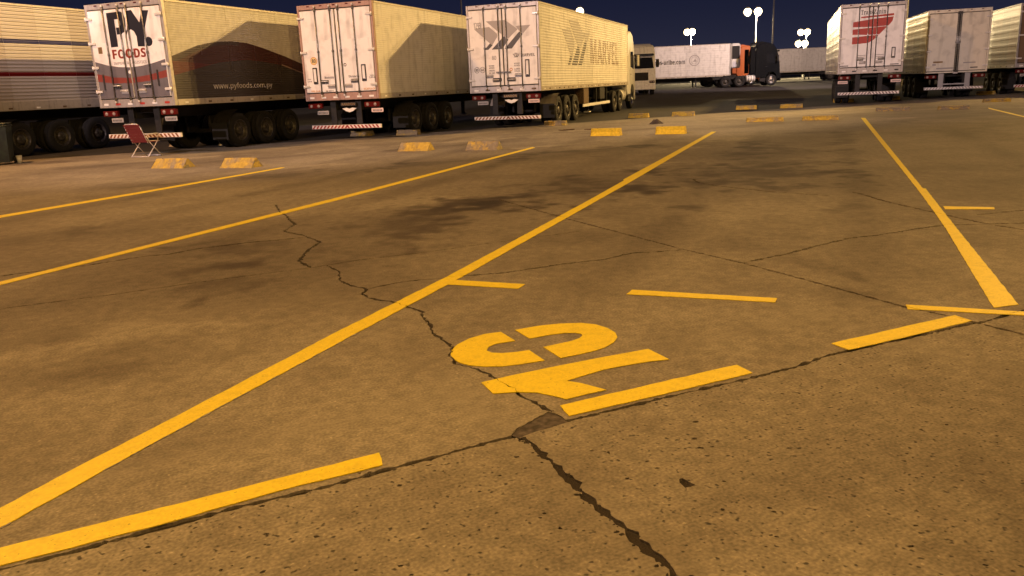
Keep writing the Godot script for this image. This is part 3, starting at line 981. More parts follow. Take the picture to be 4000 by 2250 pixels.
func trailer(d: Dictionary) -> Node3D:
	var r := Vector3(cos(d.th), 0, sin(d.th))
	var w: float = d.w
	var at: Vector3 = Vector3(d.x, d.get("y", 0.0), d.z) - r * w * 0.5
	var t := thing("semi_trailer", d.label, "trailer", at, -d.th, "parked semi-trailers")
	var l: float = d.l
	var top: float = d.top
	var bot: float = d.bot
	var y0: float = bot + d.get("rail", 0.16)
	door_set(t, d)
	# sides: corrugated sheets, a rail below and a rail above
	for s in [-1.0, 1.0]:
		var n: int = d.panels
		for k in n:
			var z0 := 0.13 + (l - 0.2) * k / n
			var z1 := 0.13 + (l - 0.2) * (k + 1) / n - 0.006
			var m: Material = d.sides[(k * 7 + (3 if s > 0 else 0)) % d.sides.size()]
			sheet(t, "side_panel", s, w * 0.5 - 0.004 - 0.001 * (k % 2), z0, z1, y0, top - 0.07, d.pitch, d.deep, m, (z0 - 0.13) / (l - 0.2), (z1 - 0.13) / (l - 0.2))
		var rail := boxp(t, "bottom_rail", Vector3(s * (w * 0.5 - 0.03), bot + (y0 - bot) * 0.5, -l * 0.5 - 0.06), Vector3(0.07, y0 - bot, l - 0.13), d.get("rail_mat", M.rail), 0.008)
		var z := 0.45
		while z < l - 0.4:
			boxp(rail, "marker", Vector3(s * (w * 0.5 + 0.007), bot + 0.07, -z), Vector3(0.008, 0.045, 0.13), M.rust if int(z * 2.0) % 3 else M.reflector_white, 0.001)
			z += d.get("marker_step", 0.95)
		boxp(t, "top_rail", Vector3(s * (w * 0.5 - 0.03), top - 0.035, -l * 0.5 - 0.06), Vector3(0.066, 0.068, l - 0.13), d.get("top_mat", M.rail), 0.01)
	boxp(t, "roof", Vector3(0, top - 0.02, -l * 0.5 - 0.06), Vector3(w - 0.14, 0.03, l - 0.14), M.side_white, 0.0)
	boxp(t, "front_wall", Vector3(0, (top + bot) * 0.5, -l - 0.0), Vector3(w - 0.01, top - bot - 0.01, 0.06), M.side_white, 0.02)
	boxp(t, "floor", Vector3(0, bot + 0.06, -l * 0.5 - 0.06), Vector3(w - 0.16, 0.1, l - 0.2), M.chassis, 0.0)
	# chassis
	for s in [-0.42, 0.42]:
		boxp(t, "chassis_beam", Vector3(s, bot - 0.16, -l * 0.5 - 0.1), Vector3(0.12, 0.32, l - 0.4), M.chassis, 0.01)
	for z in [0.5, 4.0, 7.5, l - 2.0]:
		boxp(t, "cross_member", Vector3(0, bot - 0.1, -z), Vector3(0.72, 0.14, 0.1), M.chassis, 0.0)
	for wz in d.wheels:
		for s in [-1.0, 1.0]:
			wheel(t, Vector3(s * (w * 0.5 - 0.06), 0.505, -wz), s > 0, d.get("rim", M.rim))
			var inner := put(t, "inner_tyre", MESH.tyre, M.tyre)
			inner.position = Vector3(s * (w * 0.5 - 0.40), 0.505, -wz)
			if s < 0:
				inner.rotation.y = PI
		var ax := tool()
		tube(ax, [Vector3(-w * 0.5 + 0.35, 0.505, -wz), Vector3(w * 0.5 - 0.35, 0.505, -wz)], 0.075, 10)
		part(t, "axle", ax, M.chassis)
		for s in [-0.42, 0.42]:
			boxp(t, "spring_hanger", Vector3(s, 0.72, -wz + 0.15), Vector3(0.09, 0.5, 0.5), M.chassis, 0.02)
	# mudguards: a bent sheet over the first and after the last wheel
	if d.wheels.size() > 0:
		for s in [-1.0, 1.0]:
			var st := tool()
			var wz: float = d.wheels[0]
			var pts := []
			for k in 7:
				var a := deg_to_rad(18.0 + 13.0 * k)
				pts.append(Vector2(-wz + cos(a) * 0.6, 0.505 + sin(a) * 0.6))
			for k in 6:
				var p: Vector2 = pts[k]
				var q: Vector2 = pts[k + 1]
				var x0: float = s * (w * 0.5 - 0.62)
				var x1: float = s * (w * 0.5 - 0.03)
				quad(st, Vector3(x0, p.y, p.x), Vector3(x1, p.y, p.x), Vector3(x1, q.y, q.x), Vector3(x0, q.y, q.x), Vector3(0, 1, 0.3))
			part(t, "mudguard", st, d.get("guard", M.chassis_grey))
			boxp(t, "mud_flap", Vector3(s * (w * 0.5 - 0.33), 0.5, -wz + 0.64), Vector3(0.56, 0.5, 0.012), M.rubber, 0.0)
	# rear underrun gear
	for s in [-0.45, 0.45]:
		boxp(t, "bumper_strut", Vector3(s, (bot + 0.5) * 0.5, -0.22), Vector3(0.2, bot - 0.45, 0.05), M.strut, 0.008)
	var bw: float = d.get("bumper_w", 2.46)
	chevron_bar(t, bw, d.get("bumper_y", 0.36), d.get("bumper_y", 0.36) + 0.115, -0.1, d.get("bumper_base", M.stripe_white), d.get("bumper_ink", M.stripe_red), 19)
	tail_lights(t, w, bot - 0.16, -0.03, d.get("plates", [[w * 0.5 - 0.28, 0.0, M.plate], [-w * 0.5 + 0.45, -0.02, M.plate_grey]]))
	# landing legs
	if d.get("legs", true):
		for s in [-0.8, 0.8]:
			var lg := boxp(t, "landing_leg", Vector3(s, bot - 0.45, -(l - 3.2)), Vector3(0.13, 0.9, 0.13), M.chassis_grey, 0.01)
			boxp(lg, "foot", Vector3(s, bot - 0.93, -(l - 3.2)), Vector3(0.26, 0.05, 0.26), M.steel, 0.01)
	if d.get("maker", true):
		var pl := boxp(t, "maker_plate", Vector3(0.16, bot - 0.13, -0.1), Vector3(0.54, 0.12, 0.03), M.chassis_grey, 0.006)
		lettering(pl, "RANDON", Vector3(0.16, bot - 0.13, -0.083), Vector3.RIGHT, Vector3.UP, 0.46, 0.075, M.ink_gold)
		print_on(t, "emblem", [[-0.05, bot - 0.26, 0.10, bot - 0.24, 0.2, bot - 0.27, 0.3, bot - 0.24, 0.45, bot - 0.26, 0.33, bot - 0.34, 0.2, bot - 0.38, 0.07, bot - 0.34]], Vector3(0, 0, -0.08), Vector3.RIGHT, Vector3.UP, Vector3.BACK, M.reflector_white, 0.02)
	return t

# a tractor unit: origin on the ground under the middle of the front bumper, facing -z... its front is at z = -len
func tractor(called_label: String, at: Vector3, turn: float, paint: Material, o: Dictionary) -> Node3D:
	var t := thing("truck_tractor", called_label, "truck", at, turn, "tractor units")
	var hw := 1.22
	var x: Callable = func(z: float) -> float: return z
	# origin: rear end of the frame; the cab stands from 3.7 to 6.0 forward
	var prof := pv([3.72, 1.0, 3.72, 3.15, 3.85, 3.62, 4.3, 3.86, 4.9, 3.9, 5.35, 3.72, 5.66, 3.3, 5.86, 2.6, 5.98, 1.9, 6.02, 1.25, 6.02, 0.62, 5.72, 0.55, 5.68, 0.95, 5.52, 1.17, 5.25, 1.27, 4.95, 1.17, 4.78, 0.95, 4.72, 0.72, 3.9, 0.72])
	var st := tool()
	# the body in three slices so that its long edges are rounded
	prism(st, prof, Vector3.ZERO, Vector3.FORWARD, Vector3.UP, Vector3.RIGHT, -hw + 0.07, hw - 0.07)
	var inner := PackedVector2Array()
	for p in prof:
		inner.append(Vector2(lerpf(4.9, p.x, 0.965), lerpf(2.0, p.y, 0.965)))
	for s in [-1.0, 1.0]:
		for i in prof.size():
			var j := (i + 1) % prof.size()
			var a := Vector3(s * (hw - 0.07), prof[i].y, -prof[i].x)
			var b := Vector3(s * (hw - 0.07), prof[j].y, -prof[j].x)
			var c := Vector3(s * hw, inner[j].y, -inner[j].x)
			var e := Vector3(s * hw, inner[i].y, -inner[i].x)
			quad(st, a, b, c, e, Vector3(s * 0.5, (a.y + b.y) * 0.5 - 2.0, (a.z + b.z) * 0.5 + 4.9))
		var idx := Geometry2D.triangulate_polygon(inner)
		for i in range(0, idx.size(), 3):
			var q := []
			for k in 3:
				q.append(Vector3(s * hw, inner[idx[i + k]].y, -inner[idx[i + k]].x))
			tri(st, q[0], q[1], q[2], Vector3(s, 0, 0))
	part(t, "cab", st, paint)
	# windscreen: a bent pane lying 1.5 cm proud of the front slope
	st = tool()
	prism(st, pv([-1.08, 0.0, 1.08, 0.0, 1.0, 0.86, -1.0, 0.86]), Vector3(0, 2.08, -5.985), Vector3.RIGHT, Vector3(0, 0.965, 0.25).normalized(), Vector3(0, 0.25, -0.965).normalized(), -0.02, 0.012)
	part(t, "windscreen", st, M.glass)
	for s in [-1.0, 1.0]:
		var dr := print_on(t, "door", [[4.62, 1.25, 5.62, 1.25, 5.6, 2.05, 5.42, 2.98, 4.62, 2.98]], Vector3(s * (hw + 0.001), 0, 0), Vector3.FORWARD, Vector3.UP, Vector3(s, 0, 0), paint, 0.012)
		print_on(dr, "window", [[4.7, 2.12, 5.5, 2.02, 5.36, 2.88, 4.7, 2.88]], Vector3(s * (hw + 0.013), 0, 0), Vector3.FORWARD, Vector3.UP, Vector3(s, 0, 0), M.glass, 0.008)
		boxp(dr, "handle", Vector3(s * (hw + 0.02), 1.75, -4.75), Vector3(0.02, 0.04, 0.16), M.chrome, 0.004)
		var mr := boxp(t, "mirror", Vector3(s * (hw + 0.2), 2.45, -5.72), Vector3(0.24, 0.62, 0.14), M.seal, 0.03)
		boxp(mr, "mirror_glass", Vector3(s * (hw + 0.2), 2.45, -5.645), Vector3(0.2, 0.56, 0.006), M.chrome, 0.0)
		var arm := tool()
		tube(arm, [Vector3(s * hw, 2.72, -5.6), Vector3(s * (hw + 0.2), 2.72, -5.7)], 0.02, 6)
		part(mr, "arm", arm, M.seal)
		var hl := boxp(t, "headlight", Vector3(s * 0.95, 1.02, -6.03), Vector3(0.42, 0.2, 0.06), M.seal, 0.03)
		for k in [-0.1, 0.1]:
			var le := tool()
			lathe(le, [Vector2(0.075, 0), Vector2(0.07, 0.014), Vector2(0.0, 0.03)], Vector3(s * 0.95 + k, 1.02, -6.055), Vector3.FORWARD, 14)
			part(hl, "lens", le, M.lens_clear)
		wheel(t, Vector3(s * 1.2, 0.505, -5.25), s > 0, o.get("rim", M.chrome))
		for wz in [1.0, 2.3]:
			wheel(t, Vector3(s * 1.2, 0.505, -wz), s > 0, M.rim)
			var inn := put(t, "inner_tyre", MESH.tyre, M.tyre)
			inn.position = Vector3(s * 0.88, 0.505, -wz)
			if s < 0:
				inn.rotation.y = PI
		var tk := tool()
		lathe(tk, [Vector2(0.0, 0), Vector2(0.27, 0.0), Vector2(0.3, 0.03), Vector2(0.3, 0.77), Vector2(0.27, 0.8), Vector2(0.0, 0.8)], Vector3(s * 0.9, 0.72, -2.95), Vector3.FORWARD, 20)
		var tank := part(t, "fuel_tank", tk, o.get("tank", M.chrome))
		for k in [0.15, 0.4, 0.65]:
			var sp := tool()
			lathe(sp, [Vector2(0.3, 0), Vector2(0.312, 0), Vector2(0.312, 0.06), Vector2(0.3, 0.06)], Vector3(s * 0.9, 0.72, -2.95 - k), Vector3.FORWARD, 20)
			part(tank, "strap", sp, M.steel)
		boxp(t, "side_deflector", Vector3(s * 1.17, 2.3, -3.5), Vector3(0.05, 2.2, 0.42), o.get("deflector", paint), 0.02)
		boxp(t, "step", Vector3(s * 1.12, 0.55, -4.4), Vector3(0.2, 0.3, 0.55), M.seal, 0.02)
	# front: grille of slats, bumper, sun visor, roof deflector
	var gr := boxp(t, "grille", Vector3(0, 1.45, -6.0), Vector3(1.3, 0.62, 0.08), M.seal, 0.02)
	for k in 5:
		boxp(gr, "slat", Vector3(0, 1.22 + 0.115 * k, -6.045), Vector3(1.24, 0.05, 0.02), o.get("slat", M.chassis_grey), 0.006)
	boxp(t, "bumper", Vector3(0, 0.66, -6.03), Vector3(2.42, 0.5, 0.16), o.get("bumper", paint), 0.05)
	boxp(t, "sun_visor", Vector3(0, 3.12, -5.86), Vector3(2.2, 0.16, 0.2), M.glass, 0.03)
	var st2 := tool()
	prism(st2, pv([3.75, 3.6, 3.78, 3.98, 4.3, 4.02, 5.1, 3.84, 5.2, 3.72]), Vector3.ZERO, Vector3.FORWARD, Vector3.UP, Vector3.RIGHT, -1.05, 1.05)
	part(t, "roof_deflector", st2, paint)
	for s in [-0.42, 0.42]:
		boxp(t, "chassis_beam", Vector3(s, 0.85, -2.9), Vector3(0.1, 0.26, 5.6), M.chassis, 0.01)
	boxp(t, "fifth_wheel", Vector3(0, 1.03, -1.6), Vector3(0.9, 0.1, 1.0), M.chassis, 0.03)
	for wz in [1.0, 2.3, 5.25]:
		var ax := tool()
		tube(ax, [Vector3(-0.9, 0.505, -wz), Vector3(0.9, 0.505, -wz)], 0.07, 8)
		part(t, "axle", ax, M.chassis)
	return t

func side_texture(w: int, h: int, f: Callable, seed_: int) -> StandardMaterial3D:
	var im := Image.create_empty(w, h, false, Image.FORMAT_RGB8)
	var nb := noise_bytes(256, seed_, 0.03, 4)
	for y in h:
		for x in w:
			var g := 0.94 + 0.12 * (nb[(y % 256) * 256 + (x % 256)] / 255.0 - 0.5)
			var c: Color = f.call((x + 0.5) / w, 1.0 - (y + 0.5) / h)
			im.set_pixel(x, y, Color(c.r * g, c.g * g, c.b * g))
	var m := StandardMaterial3D.new()
	m.albedo_texture = ImageTexture.create_from_image(im)
	m.roughness = 0.42
	return m

func curve_at(pts: Array, x: float) -> float:
	for i in range(0, pts.size() - 2, 2):
		if x <= pts[i + 2]:
			var t := clampf((x - pts[i]) / (pts[i + 2] - pts[i]), 0.0, 1.0)
			return lerpf(pts[i + 1], pts[i + 3], t)
	return pts[pts.size() - 1]

func tints(base: Material, vals: Array) -> Array:
	var r := []
	for v in vals:
		var m: StandardMaterial3D = base.duplicate()
		m.albedo_color = Color(base.albedo_color.r * v, base.albedo_color.g * v, base.albedo_color.b * v)
		r.append(m)
	return r
const TH := 0.3456
const R3 := Vector3.RIGHT
const U3 := Vector3.UP
const B3 := Vector3.BACK

func build_trailers() -> void:
	wheel_meshes()
	var door_z := 0.0145
	# striped aluminium trailer at the picture's edge
	var stripes := side_texture(8, 512, func(_u: float, v: float) -> Color:
		var y := 1.62 + v * (4.34 - 1.62)
		if y > 3.27 and y < 3.40:
			return Color(0.04, 0.07, 0.36)
		if y > 2.33 and y < 2.455:
			return Color(0.42, 0.05, 0.07)
		return Color(0.74, 0.72, 0.70), 5)
	stripes.metallic = 0.25
	var s2 := stripes.duplicate()
	s2.albedo_color = Color(0.92, 0.9, 0.88)
	var s3 := stripes.duplicate()
	s3.albedo_color = Color(0.97, 0.96, 0.96)
	trailer({"x": -15.302, "z": -22.145, "th": TH, "w": 2.6, "l": 14.6, "top": 4.41, "bot": 1.34, "rail": 0.28, "frame": M.frame_grey, "door": M.door_white, "sides": [stripes, s2, s3], "panels": 12, "pitch": 0.1, "deep": 0.012, "wheels": [2.6, 4.05, 5.5],
		"label": "ribbed aluminium trailer with one blue and one dark red stripe", "guard": M.chassis_grey, "maker": false})
	# food trailer
	var arc := [0.0, 2.55, 0.14, 2.59, 1.18, 2.89, 1.93, 3.01, 2.61, 3.05, 3.37, 3.02, 4.15, 2.9, 5.27, 2.67, 6.29, 2.42, 8.0, 1.98, 10.0, 1.75, 14.6, 1.6]
	var low := [0.0, 2.07, 0.12, 2.09, 1.05, 2.27, 2.01, 2.45, 3.27, 2.54, 4.07, 2.5, 5.09, 2.4, 6.23, 2.14, 8.0, 1.6, 14.6, 1.3]
	var food := side_texture(2048, 256, func(u: float, v: float) -> Color:
		var x := 0.13 + u * 14.4
		var y := 1.47 + v * (3.965 - 1.47)
		var a := curve_at(arc, x)
		var b := curve_at(low, x)
		if y > a:
			return Color(0.83, 0.82, 0.79)
		if y > b + 0.02 + 0.13 * maxf(0.0, 1.0 - x / 1.6) * 3.0:
			return Color(0.27, 0.11, 0.105) if y < b + (a - b) * (0.62 + 0.2 * sin(x * 0.7)) or x > 3.0 else Color(0.25, 0.2, 0.2)
		if x > 5.05 and x < 6.6 and y > b - 0.02:
			return Color(0.6, 0.5, 0.47)
		if y > b:
			return Color(0.36, 0.10, 0.09)
		return Color(0.22, 0.195, 0.19), 6)
	var t1 := trailer({"x": -8.794, "z": -22.145, "th": TH, "w": 2.6, "l": 14.6, "top": 4.035, "bot": 1.313, "frame": M.frame_grey, "door": M.door_white, "sides": [food], "panels": 12, "pitch": 0.06, "deep": 0.006, "wheels": [2.7, 4.0, 5.3], "hinges": 4,
		"label": "food company trailer with black lettering on white doors and dark arc side", "bumper_w": 2.5, "bumper_y": 0.475, "bumper_ink": M.stripe_orange, "plates": [[1.05, -0.02, M.plate_grey], [-0.8, -0.02, M.plate_grey]], "maker": false, "sill": 0.22})
	var dz := Vector3(0, 0, door_z)
	# the lower half of the doors: a grey field with a red sweep, cut to a curve
	var cur := [-1.19, 2.555, -0.8, 2.45, -0.4, 2.385, 0.0, 2.36, 0.4, 2.385, 0.8, 2.44, 1.19, 2.52]
	var grey := [] + cur
	grey.append_array([1.19, 1.57, -1.19, 1.57])
	print_on(t1, "print", [split_poly(pv(grey), true), split_poly(pv(grey), false)], dz, R3, U3, B3, M.door_grey, 0.0015)
	var red := [-1.19, 2.235, -0.6, 2.12, 0.0, 2.085, 0.6, 2.14, 1.19, 2.245, 1.19, 2.06, 0.6, 1.985, 0.0, 1.95, -0.6, 1.96, -1.19, 2.03]
	print_on(t1, "print", [split_poly(pv(red), true), split_poly(pv(red), false)], dz + Vector3(0, 0, 0.0016), R3, U3, B3, M.red_band, 0.0012)
	# the big two letters and the full stop
	var pa := [-0.553, 3.785, -0.08, 3.80, 0.02, 3.74, 0.06, 3.62, 0.05, 3.42, -0.02, 3.28, -0.14, 3.22, -0.29, 3.22, -0.29, 3.40, -0.17, 3.40, -0.12, 3.46, -0.12, 3.55, -0.17, 3.61, -0.31, 3.61, -0.31, 2.91, -0.553, 2.905]
	var ya := [0.10, 3.80, 0.30, 3.81, 0.52, 3.48, 0.64, 3.78, 0.868, 3.765, 0.62, 3.22, 0.588, 2.874, 0.36, 2.88, 0.36, 3.14, 0.30, 3.27, 0.20, 3.33, 0.08, 3.28, 0.02, 3.16, -0.02, 3.16, -0.02, 3.24, 0.07, 3.33, 0.11, 3.5]
	var dot := []
	for k in 18:
		dot.append_array([0.735 + cos(TAU * k / 18) * 0.125, 2.988 + sin(TAU * k / 18) * 0.12])
	var halves := []
	for p in [pa, ya, dot]:
		for sd in [true, false]:
			var h := split_poly(pv(p), sd)
			if h.size() > 2:
				halves.append(h)
	print_on(t1, "logo", halves, dz, R3, U3, B3, M.ink_navy, 0.0022)
	var ft := lettering(t1, "FOODS", Vector3(0.02, 2.72, door_z), R3, U3, 1.13, 0.24, M.ink_red, true, false, 0.5)
	ft.position.z += 0.0
	lettering(t1, "IMPORT & LOGISTICS", Vector3(0.01, 2.48, door_z), R3, U3, 1.12, 0.075, M.ink_grey)
	for q in [[-0.05, 2.24], [0.9, 2.72]]:
		print_on(t1, "sticker", [disc(q[0], q[1], 0.045)], dz + Vector3(0, 0, 0.003), R3, U3, B3, M.reflector_white, 0.001)
	print_on(t1, "sticker", [[-1.02, 2.93, -0.88, 2.93, -0.88, 2.76, -1.02, 2.76]], dz, R3, U3, B3, M.ink_gold, 0.002)
	lettering(t1, "www.pyfoods.com.py", Vector3(1.3005, 1.775, -3.02), Vector3.FORWARD, U3, 2.78, 0.2, M.ink_white, false)
	for g in [[0.88, 2.05], [-0.98, 2.0]]:
		boxp(t1, "gauge_frame", Vector3(g[0], g[1], 0.025), Vector3(0.05, 0.42, 0.03), M.ink, 0.01)
	# plain white trailer
	var plain := tints(M.side_white, [1.0, 0.97, 0.9, 1.0, 0.93])
	var t2 := trailer({"x": -3.792, "z": -25.18, "th": TH, "w": 2.6, "l": 14.8, "top": 4.085, "bot": 1.235, "sill": 0.22, "frame": M.frame_red, "door": M.door_white, "sides": plain, "panels": 6, "pitch": 0.06, "deep": 0.006, "wheels": [2.6, 3.95, 5.3],
		"label": "plain white box trailer with speed limit sticker and red striped bumper", "gauges": [[-0.85, 1.99, 0.5], [0.86, 2.02, 0.5]], "tape_white": true, "plates": [[1.18, -0.02, M.plate], [-0.74, -0.05, M.plate_grey]]})
	print_on(t2, "sticker", [disc(-0.86, 2.44, 0.12)], dz, R3, U3, B3, M.ink_amber, 0.0012)
	speed_sticker(t2, -0.86, 2.44, 0.12, "80", M.ink_orange)
	print_on(t2, "sticker", [ring(0.23, 2.28, 0.05, 0.03)], dz, R3, U3, B3, M.ink_dark, 0.002)
	for w in [["Mantenha", -0.36, 1.93, 0.34, 0.07], ["Distancia", 0.5, 1.93, 0.36, 0.07], ["PESO", -1.08, 1.90, 0.12, 0.03], ["2,0 m", -1.07, 1.83, 0.15, 0.05], ["TARA", 1.13, 1.93, 0.16, 0.035], ["2,60 m", 1.13, 1.87, 0.2, 0.06]]:
		lettering(t2, w[0], Vector3(w[1], w[2], door_z), R3, U3, w[3], w[4], M.ink_dark, true, true)
	lettering(t2, "TYPE 25-40", Vector3(-0.9, 1.53, door_z), R3, U3, 0.34, 0.05, M.ink_orange)
	lettering(t2, "VS 207CU CP", Vector3(1.0, 1.54, door_z), R3, U3, 0.38, 0.055, M.ink_orange)
	lettering(t2, "M MTT", Vector3(-0.38, 1.52, door_z), R3, U3, 0.26, 0.04, M.ink_dark)
	# trailer with grey arrows and its yellow-lit sides
	var marvel := tints(M.side_white, [1.0, 0.97, 1.0, 0.95, 0.99])
	var t3 := trailer({"x": 1.277, "z": -28.065, "th": TH, "w": 2.6, "l": 15.04, "top": 4.133, "bot": 1.23, "sill": 0.21, "frame": M.frame_grey, "door": M.door_white, "sides": marvel, "panels": 12, "pitch": 0.09, "deep": 0.012, "wheels": [2.4, 3.62, 4.85],
		"label": "white box trailer with grey arrow emblem on its doors and ribbed side", "gauges": [[0.85, 2.0, 0.58]], "tape_mat": M.rust, "bumper_y": 0.305, "bumper_w": 2.44, "bumper_ink": M.stripe_orange, "marker_step": 0.62, "guard": M.rail, "legs": false})
	arrow_emblem(t3, Vector3(0, 0, door_z), R3, U3, B3, Rect2(-1.02, 2.665, 2.03, 0.93), true)
	lettering(t3, "1293", Vector3(-0.9, 3.47, door_z), R3, U3, 0.25, 0.2, M.ink_dark, false)
	lettering(t3, "MARVEL", Vector3(0.88, 2.43, door_z), R3, U3, 0.5, 0.1, M.ink_dark)
	arrow_emblem(t3, Vector3(0, 0, door_z), R3, U3, B3, Rect2(0.33, 2.37, 0.27, 0.15), true)
	lettering(t3, "80", Vector3(-0.34, 2.39, door_z), R3, U3, 0.15, 0.13, M.ink_dark, false)
	speed_sticker(t3, -0.99, 2.01, 0.1, "80", M.ink_dark)
	speed_sticker(t3, -0.78, 2.01, 0.1, "60", M.ink_dark)
	lettering(t3, "+55 49 3323 1677", Vector3(-0.78, 2.39, door_z), R3, U3, 0.68, 0.08, M.ink_white, false)
	for w in [["SISTEMA", 2.13], ["ANTENA", 2.06], ["FREIOS", 1.97], ["DE ABS", 1.89]]:
		lettering(t3, w[0], Vector3(-0.44, w[1], door_z), R3, U3, 0.2, 0.045, M.ink_dark)
	for w in [["ACESSO", 2.17], ["RESTRITO", 2.1], ["LARG", 1.99], ["TOTAL 2m", 1.92]]:
		lettering(t3, w[0], Vector3(0.48, w[1], door_z), R3, U3, 0.2, 0.045, M.ink_dark)
	print_on(t3, "sticker", [ring(0.26, 1.98, 0.055, 0.03)], dz, R3, U3, B3, M.ink_orange, 0.002)
	boxp(t3, "lock_bar", Vector3(0.0, 1.9, 0.07), Vector3(0.52, 0.05, 0.03), M.steel, 0.008)
	for q in [[-0.39, -0.1, 1.66], [0.1, 0.42, 1.66]]:
		boxp(t3, "lamp_box", Vector3((q[0] + q[1]) * 0.5, q[2], 0.035), Vector3(0.3, 0.12, 0.05), M.ink, 0.01)
	# side emblem and name, lying between the ribs so that the crests show through
	arrow_emblem(t3, Vector3(1.2895, 0, 0), Vector3.FORWARD, U3, R3, Rect2(2.85, 2.11, 4.28, 1.68), false)
	lettering(t3, "MARVEL", Vector3(1.2875, 2.68, -9.95), Vector3.FORWARD, U3, 5.55, 1.03, M.ink_gold)
	# under the side: tool boxes, guard rail, support foot
	boxp(t3, "tool_box", Vector3(1.1, 0.9, -6.35), Vector3(0.36, 0.62, 0.85), M.rust, 0.02)
	boxp(t3, "tool_box", Vector3(1.1, 0.95, -9.3), Vector3(0.36, 0.5, 0.9), M.chassis_grey, 0.02)
	boxp(t3, "side_guard", Vector3(1.24, 0.53, -8.4), Vector3(0.04, 0.12, 5.0), M.reflector_white, 0.008)
	for z in [6.3, 8.4, 10.4]:
		boxp(t3, "guard_post", Vector3(1.2, 0.85, -z), Vector3(0.05, 0.72, 0.06), M.chassis, 0.005)
	for s in [-0.9, 0.9]:
		var lg := boxp(t3, "landing_leg", Vector3(s, 0.72, -8.0), Vector3(0.13, 0.95, 0.13), M.chassis_grey, 0.01)
		boxp(lg, "foot", Vector3(s, 0.2, -8.0), Vector3(0.26, 0.05, 0.26), M.reflector_white, 0.01)
	# its tractor
	var f := Vector3(sin(TH), 0, -cos(TH))
	var rr := Vector3(cos(TH), 0, sin(TH))
	tractor("white tractor unit coupled to the arrow emblem trailer", Vector3(1.277, 0, -28.065) - rr * 1.3 + f * 11.35 * 1.0 + f * 0.0, -TH, M.paint_white, {"deflector": M.chassis, "tank": M.side_white})
	# red leaf trailer
	var t5 := trailer({"x": 17.112, "z": -35.416, "th": 0.333, "w": 2.6, "l": 13.3, "top": 4.2, "bot": 1.305, "sill": 0.26, "frame": M.frame_grey, "sill_mat": M.frame_grey, "door": M.door_white, "sides": tints(M.side_polished, [1.0, 0.9, 1.05]), "panels": 10, "pitch": 0.3, "deep": 0.004, "wheels": [2.6, 3.9, 5.2],
		"label": "white trailer with red leaf emblem of swept bars on its doors", "gauges": [[0.88, 2.13, 0.45]], "tape_mat": M.chassis_grey, "bumper_y": 0.41, "bumper_ink": M.stripe_grey, "plates": [[1.06, -0.03, M.plate], [-1.06, -0.03, M.plate]], "rods": [0.55, 0.17], "maker": false})
	var bars := [[-0.47, 3.66, 0.80, 3.73, 0.81, 3.64, -0.49, 3.60], [-0.78, 3.45, 0.0, 3.55, 0.80, 3.60, 0.76, 3.42, 0.62, 3.25, 0.1, 3.22, -0.78, 3.25],
		[-0.78, 3.15, 0.0, 3.20, 0.58, 3.22, 0.28, 2.90, -0.15, 2.90, -0.78, 2.94], [-0.78, 2.83, -0.1, 2.87, 0.26, 2.88, 0.06, 2.68, -0.15, 2.57, -0.78, 2.54]]
	var bl := []
	for p in bars:
		for sd in [true, false]:
			var h := split_poly(pv(p), sd)
			if h.size() > 2:
				bl.append(h)
	print_on(t5, "emblem", bl, dz, R3, U3, B3, M.ink_logo_red, 0.002)
	lettering(t5, "TransZanin", Vector3(0.0, 3.84, door_z), R3, U3, 0.98, 0.2, M.ink_dark, true, true)
	for y in [2.05, 1.98, 1.91]:
		for x in [-0.36, 0.36]:
			print_on(t5, "notice", [[x - 0.16, y, x + 0.16, y, x + 0.16, y + 0.03, x - 0.16, y + 0.03]], dz, R3, U3, B3, M.ink_grey, 0.002)
	for q in [[-1.05, 0.36], [0.95, 0.36]]:
		print_on(t5, "notice", [[q[0] - 0.17, 1.63, q[0] + 0.17, 1.63, q[0] + 0.17, 1.67, q[0] - 0.17, 1.67]], dz, R3, U3, B3, M.ink_dark, 0.002)
	# cream trailer
	var t6 := trailer({"x": 21.936, "z": -37.464, "th": 0.285, "w": 2.6, "l": 14.0, "top": 3.93, "bot": 1.16, "sill": 0.06, "frame": M.door_cream, "door": M.door_cream, "sides": tints(M.side_polished, [0.95, 0.85, 1.0]), "panels": 10, "pitch": 0.3, "deep": 0.004, "wheels": [2.6, 3.9, 5.2], "rods": [0.07, 0.02], "handles": false, "hinges": 4, "tape": false,
		"label": "dull cream box trailer with flush doors and pale twin-post bumper", "bumper_y": 0.42, "bumper_base": M.plate_grey, "bumper_ink": M.stripe_white, "maker": false, "plates": []})
	boxp(t6, "crash_frame", Vector3(0, 0.66, -0.12), Vector3(1.3, 0.06, 0.05), M.plate_grey, 0.01)
	for s in [-0.55, 0.55]:
		boxp(t6, "crash_post", Vector3(s, 0.84, -0.11), Vector3(0.22, 0.62, 0.06), M.plate_grey, 0.01)
	for q in [[-0.75, 1.62, 0.4, 0.07, M.ink_gold], [-0.9, 1.5, 0.15, 0.08, M.ink_grey], [0.55, 1.56, 0.5, 0.05, M.ink_grey], [-0.45, 1.34, 0.7, 0.06, M.ink_grey], [0.75, 1.34, 0.3, 0.05, M.ink_dark]]:
		print_on(t6, "notice", [[q[0] - q[2] * 0.5, q[1], q[0] + q[2] * 0.5, q[1], q[0] + q[2] * 0.5, q[1] + q[3], q[0] - q[2] * 0.5, q[1] + q[3]]], dz, R3, U3, B3, q[4], 0.002)
	# bronze trailer at the edge
	trailer({"x": 26.38, "z": -37.83, "th": 0.3, "w": 2.6, "l": 14.0, "top": 4.12, "bot": 1.25, "frame": M.frame_grey, "door": M.side_bronze, "sides": tints(M.side_bronze, [1.0, 0.85]), "panels": 10, "pitch": 0.3, "deep": 0.004, "wheels": [2.6, 3.9, 5.2],
		"label": "brown metal trailer partly cut off, beside the cream one", "maker": false})
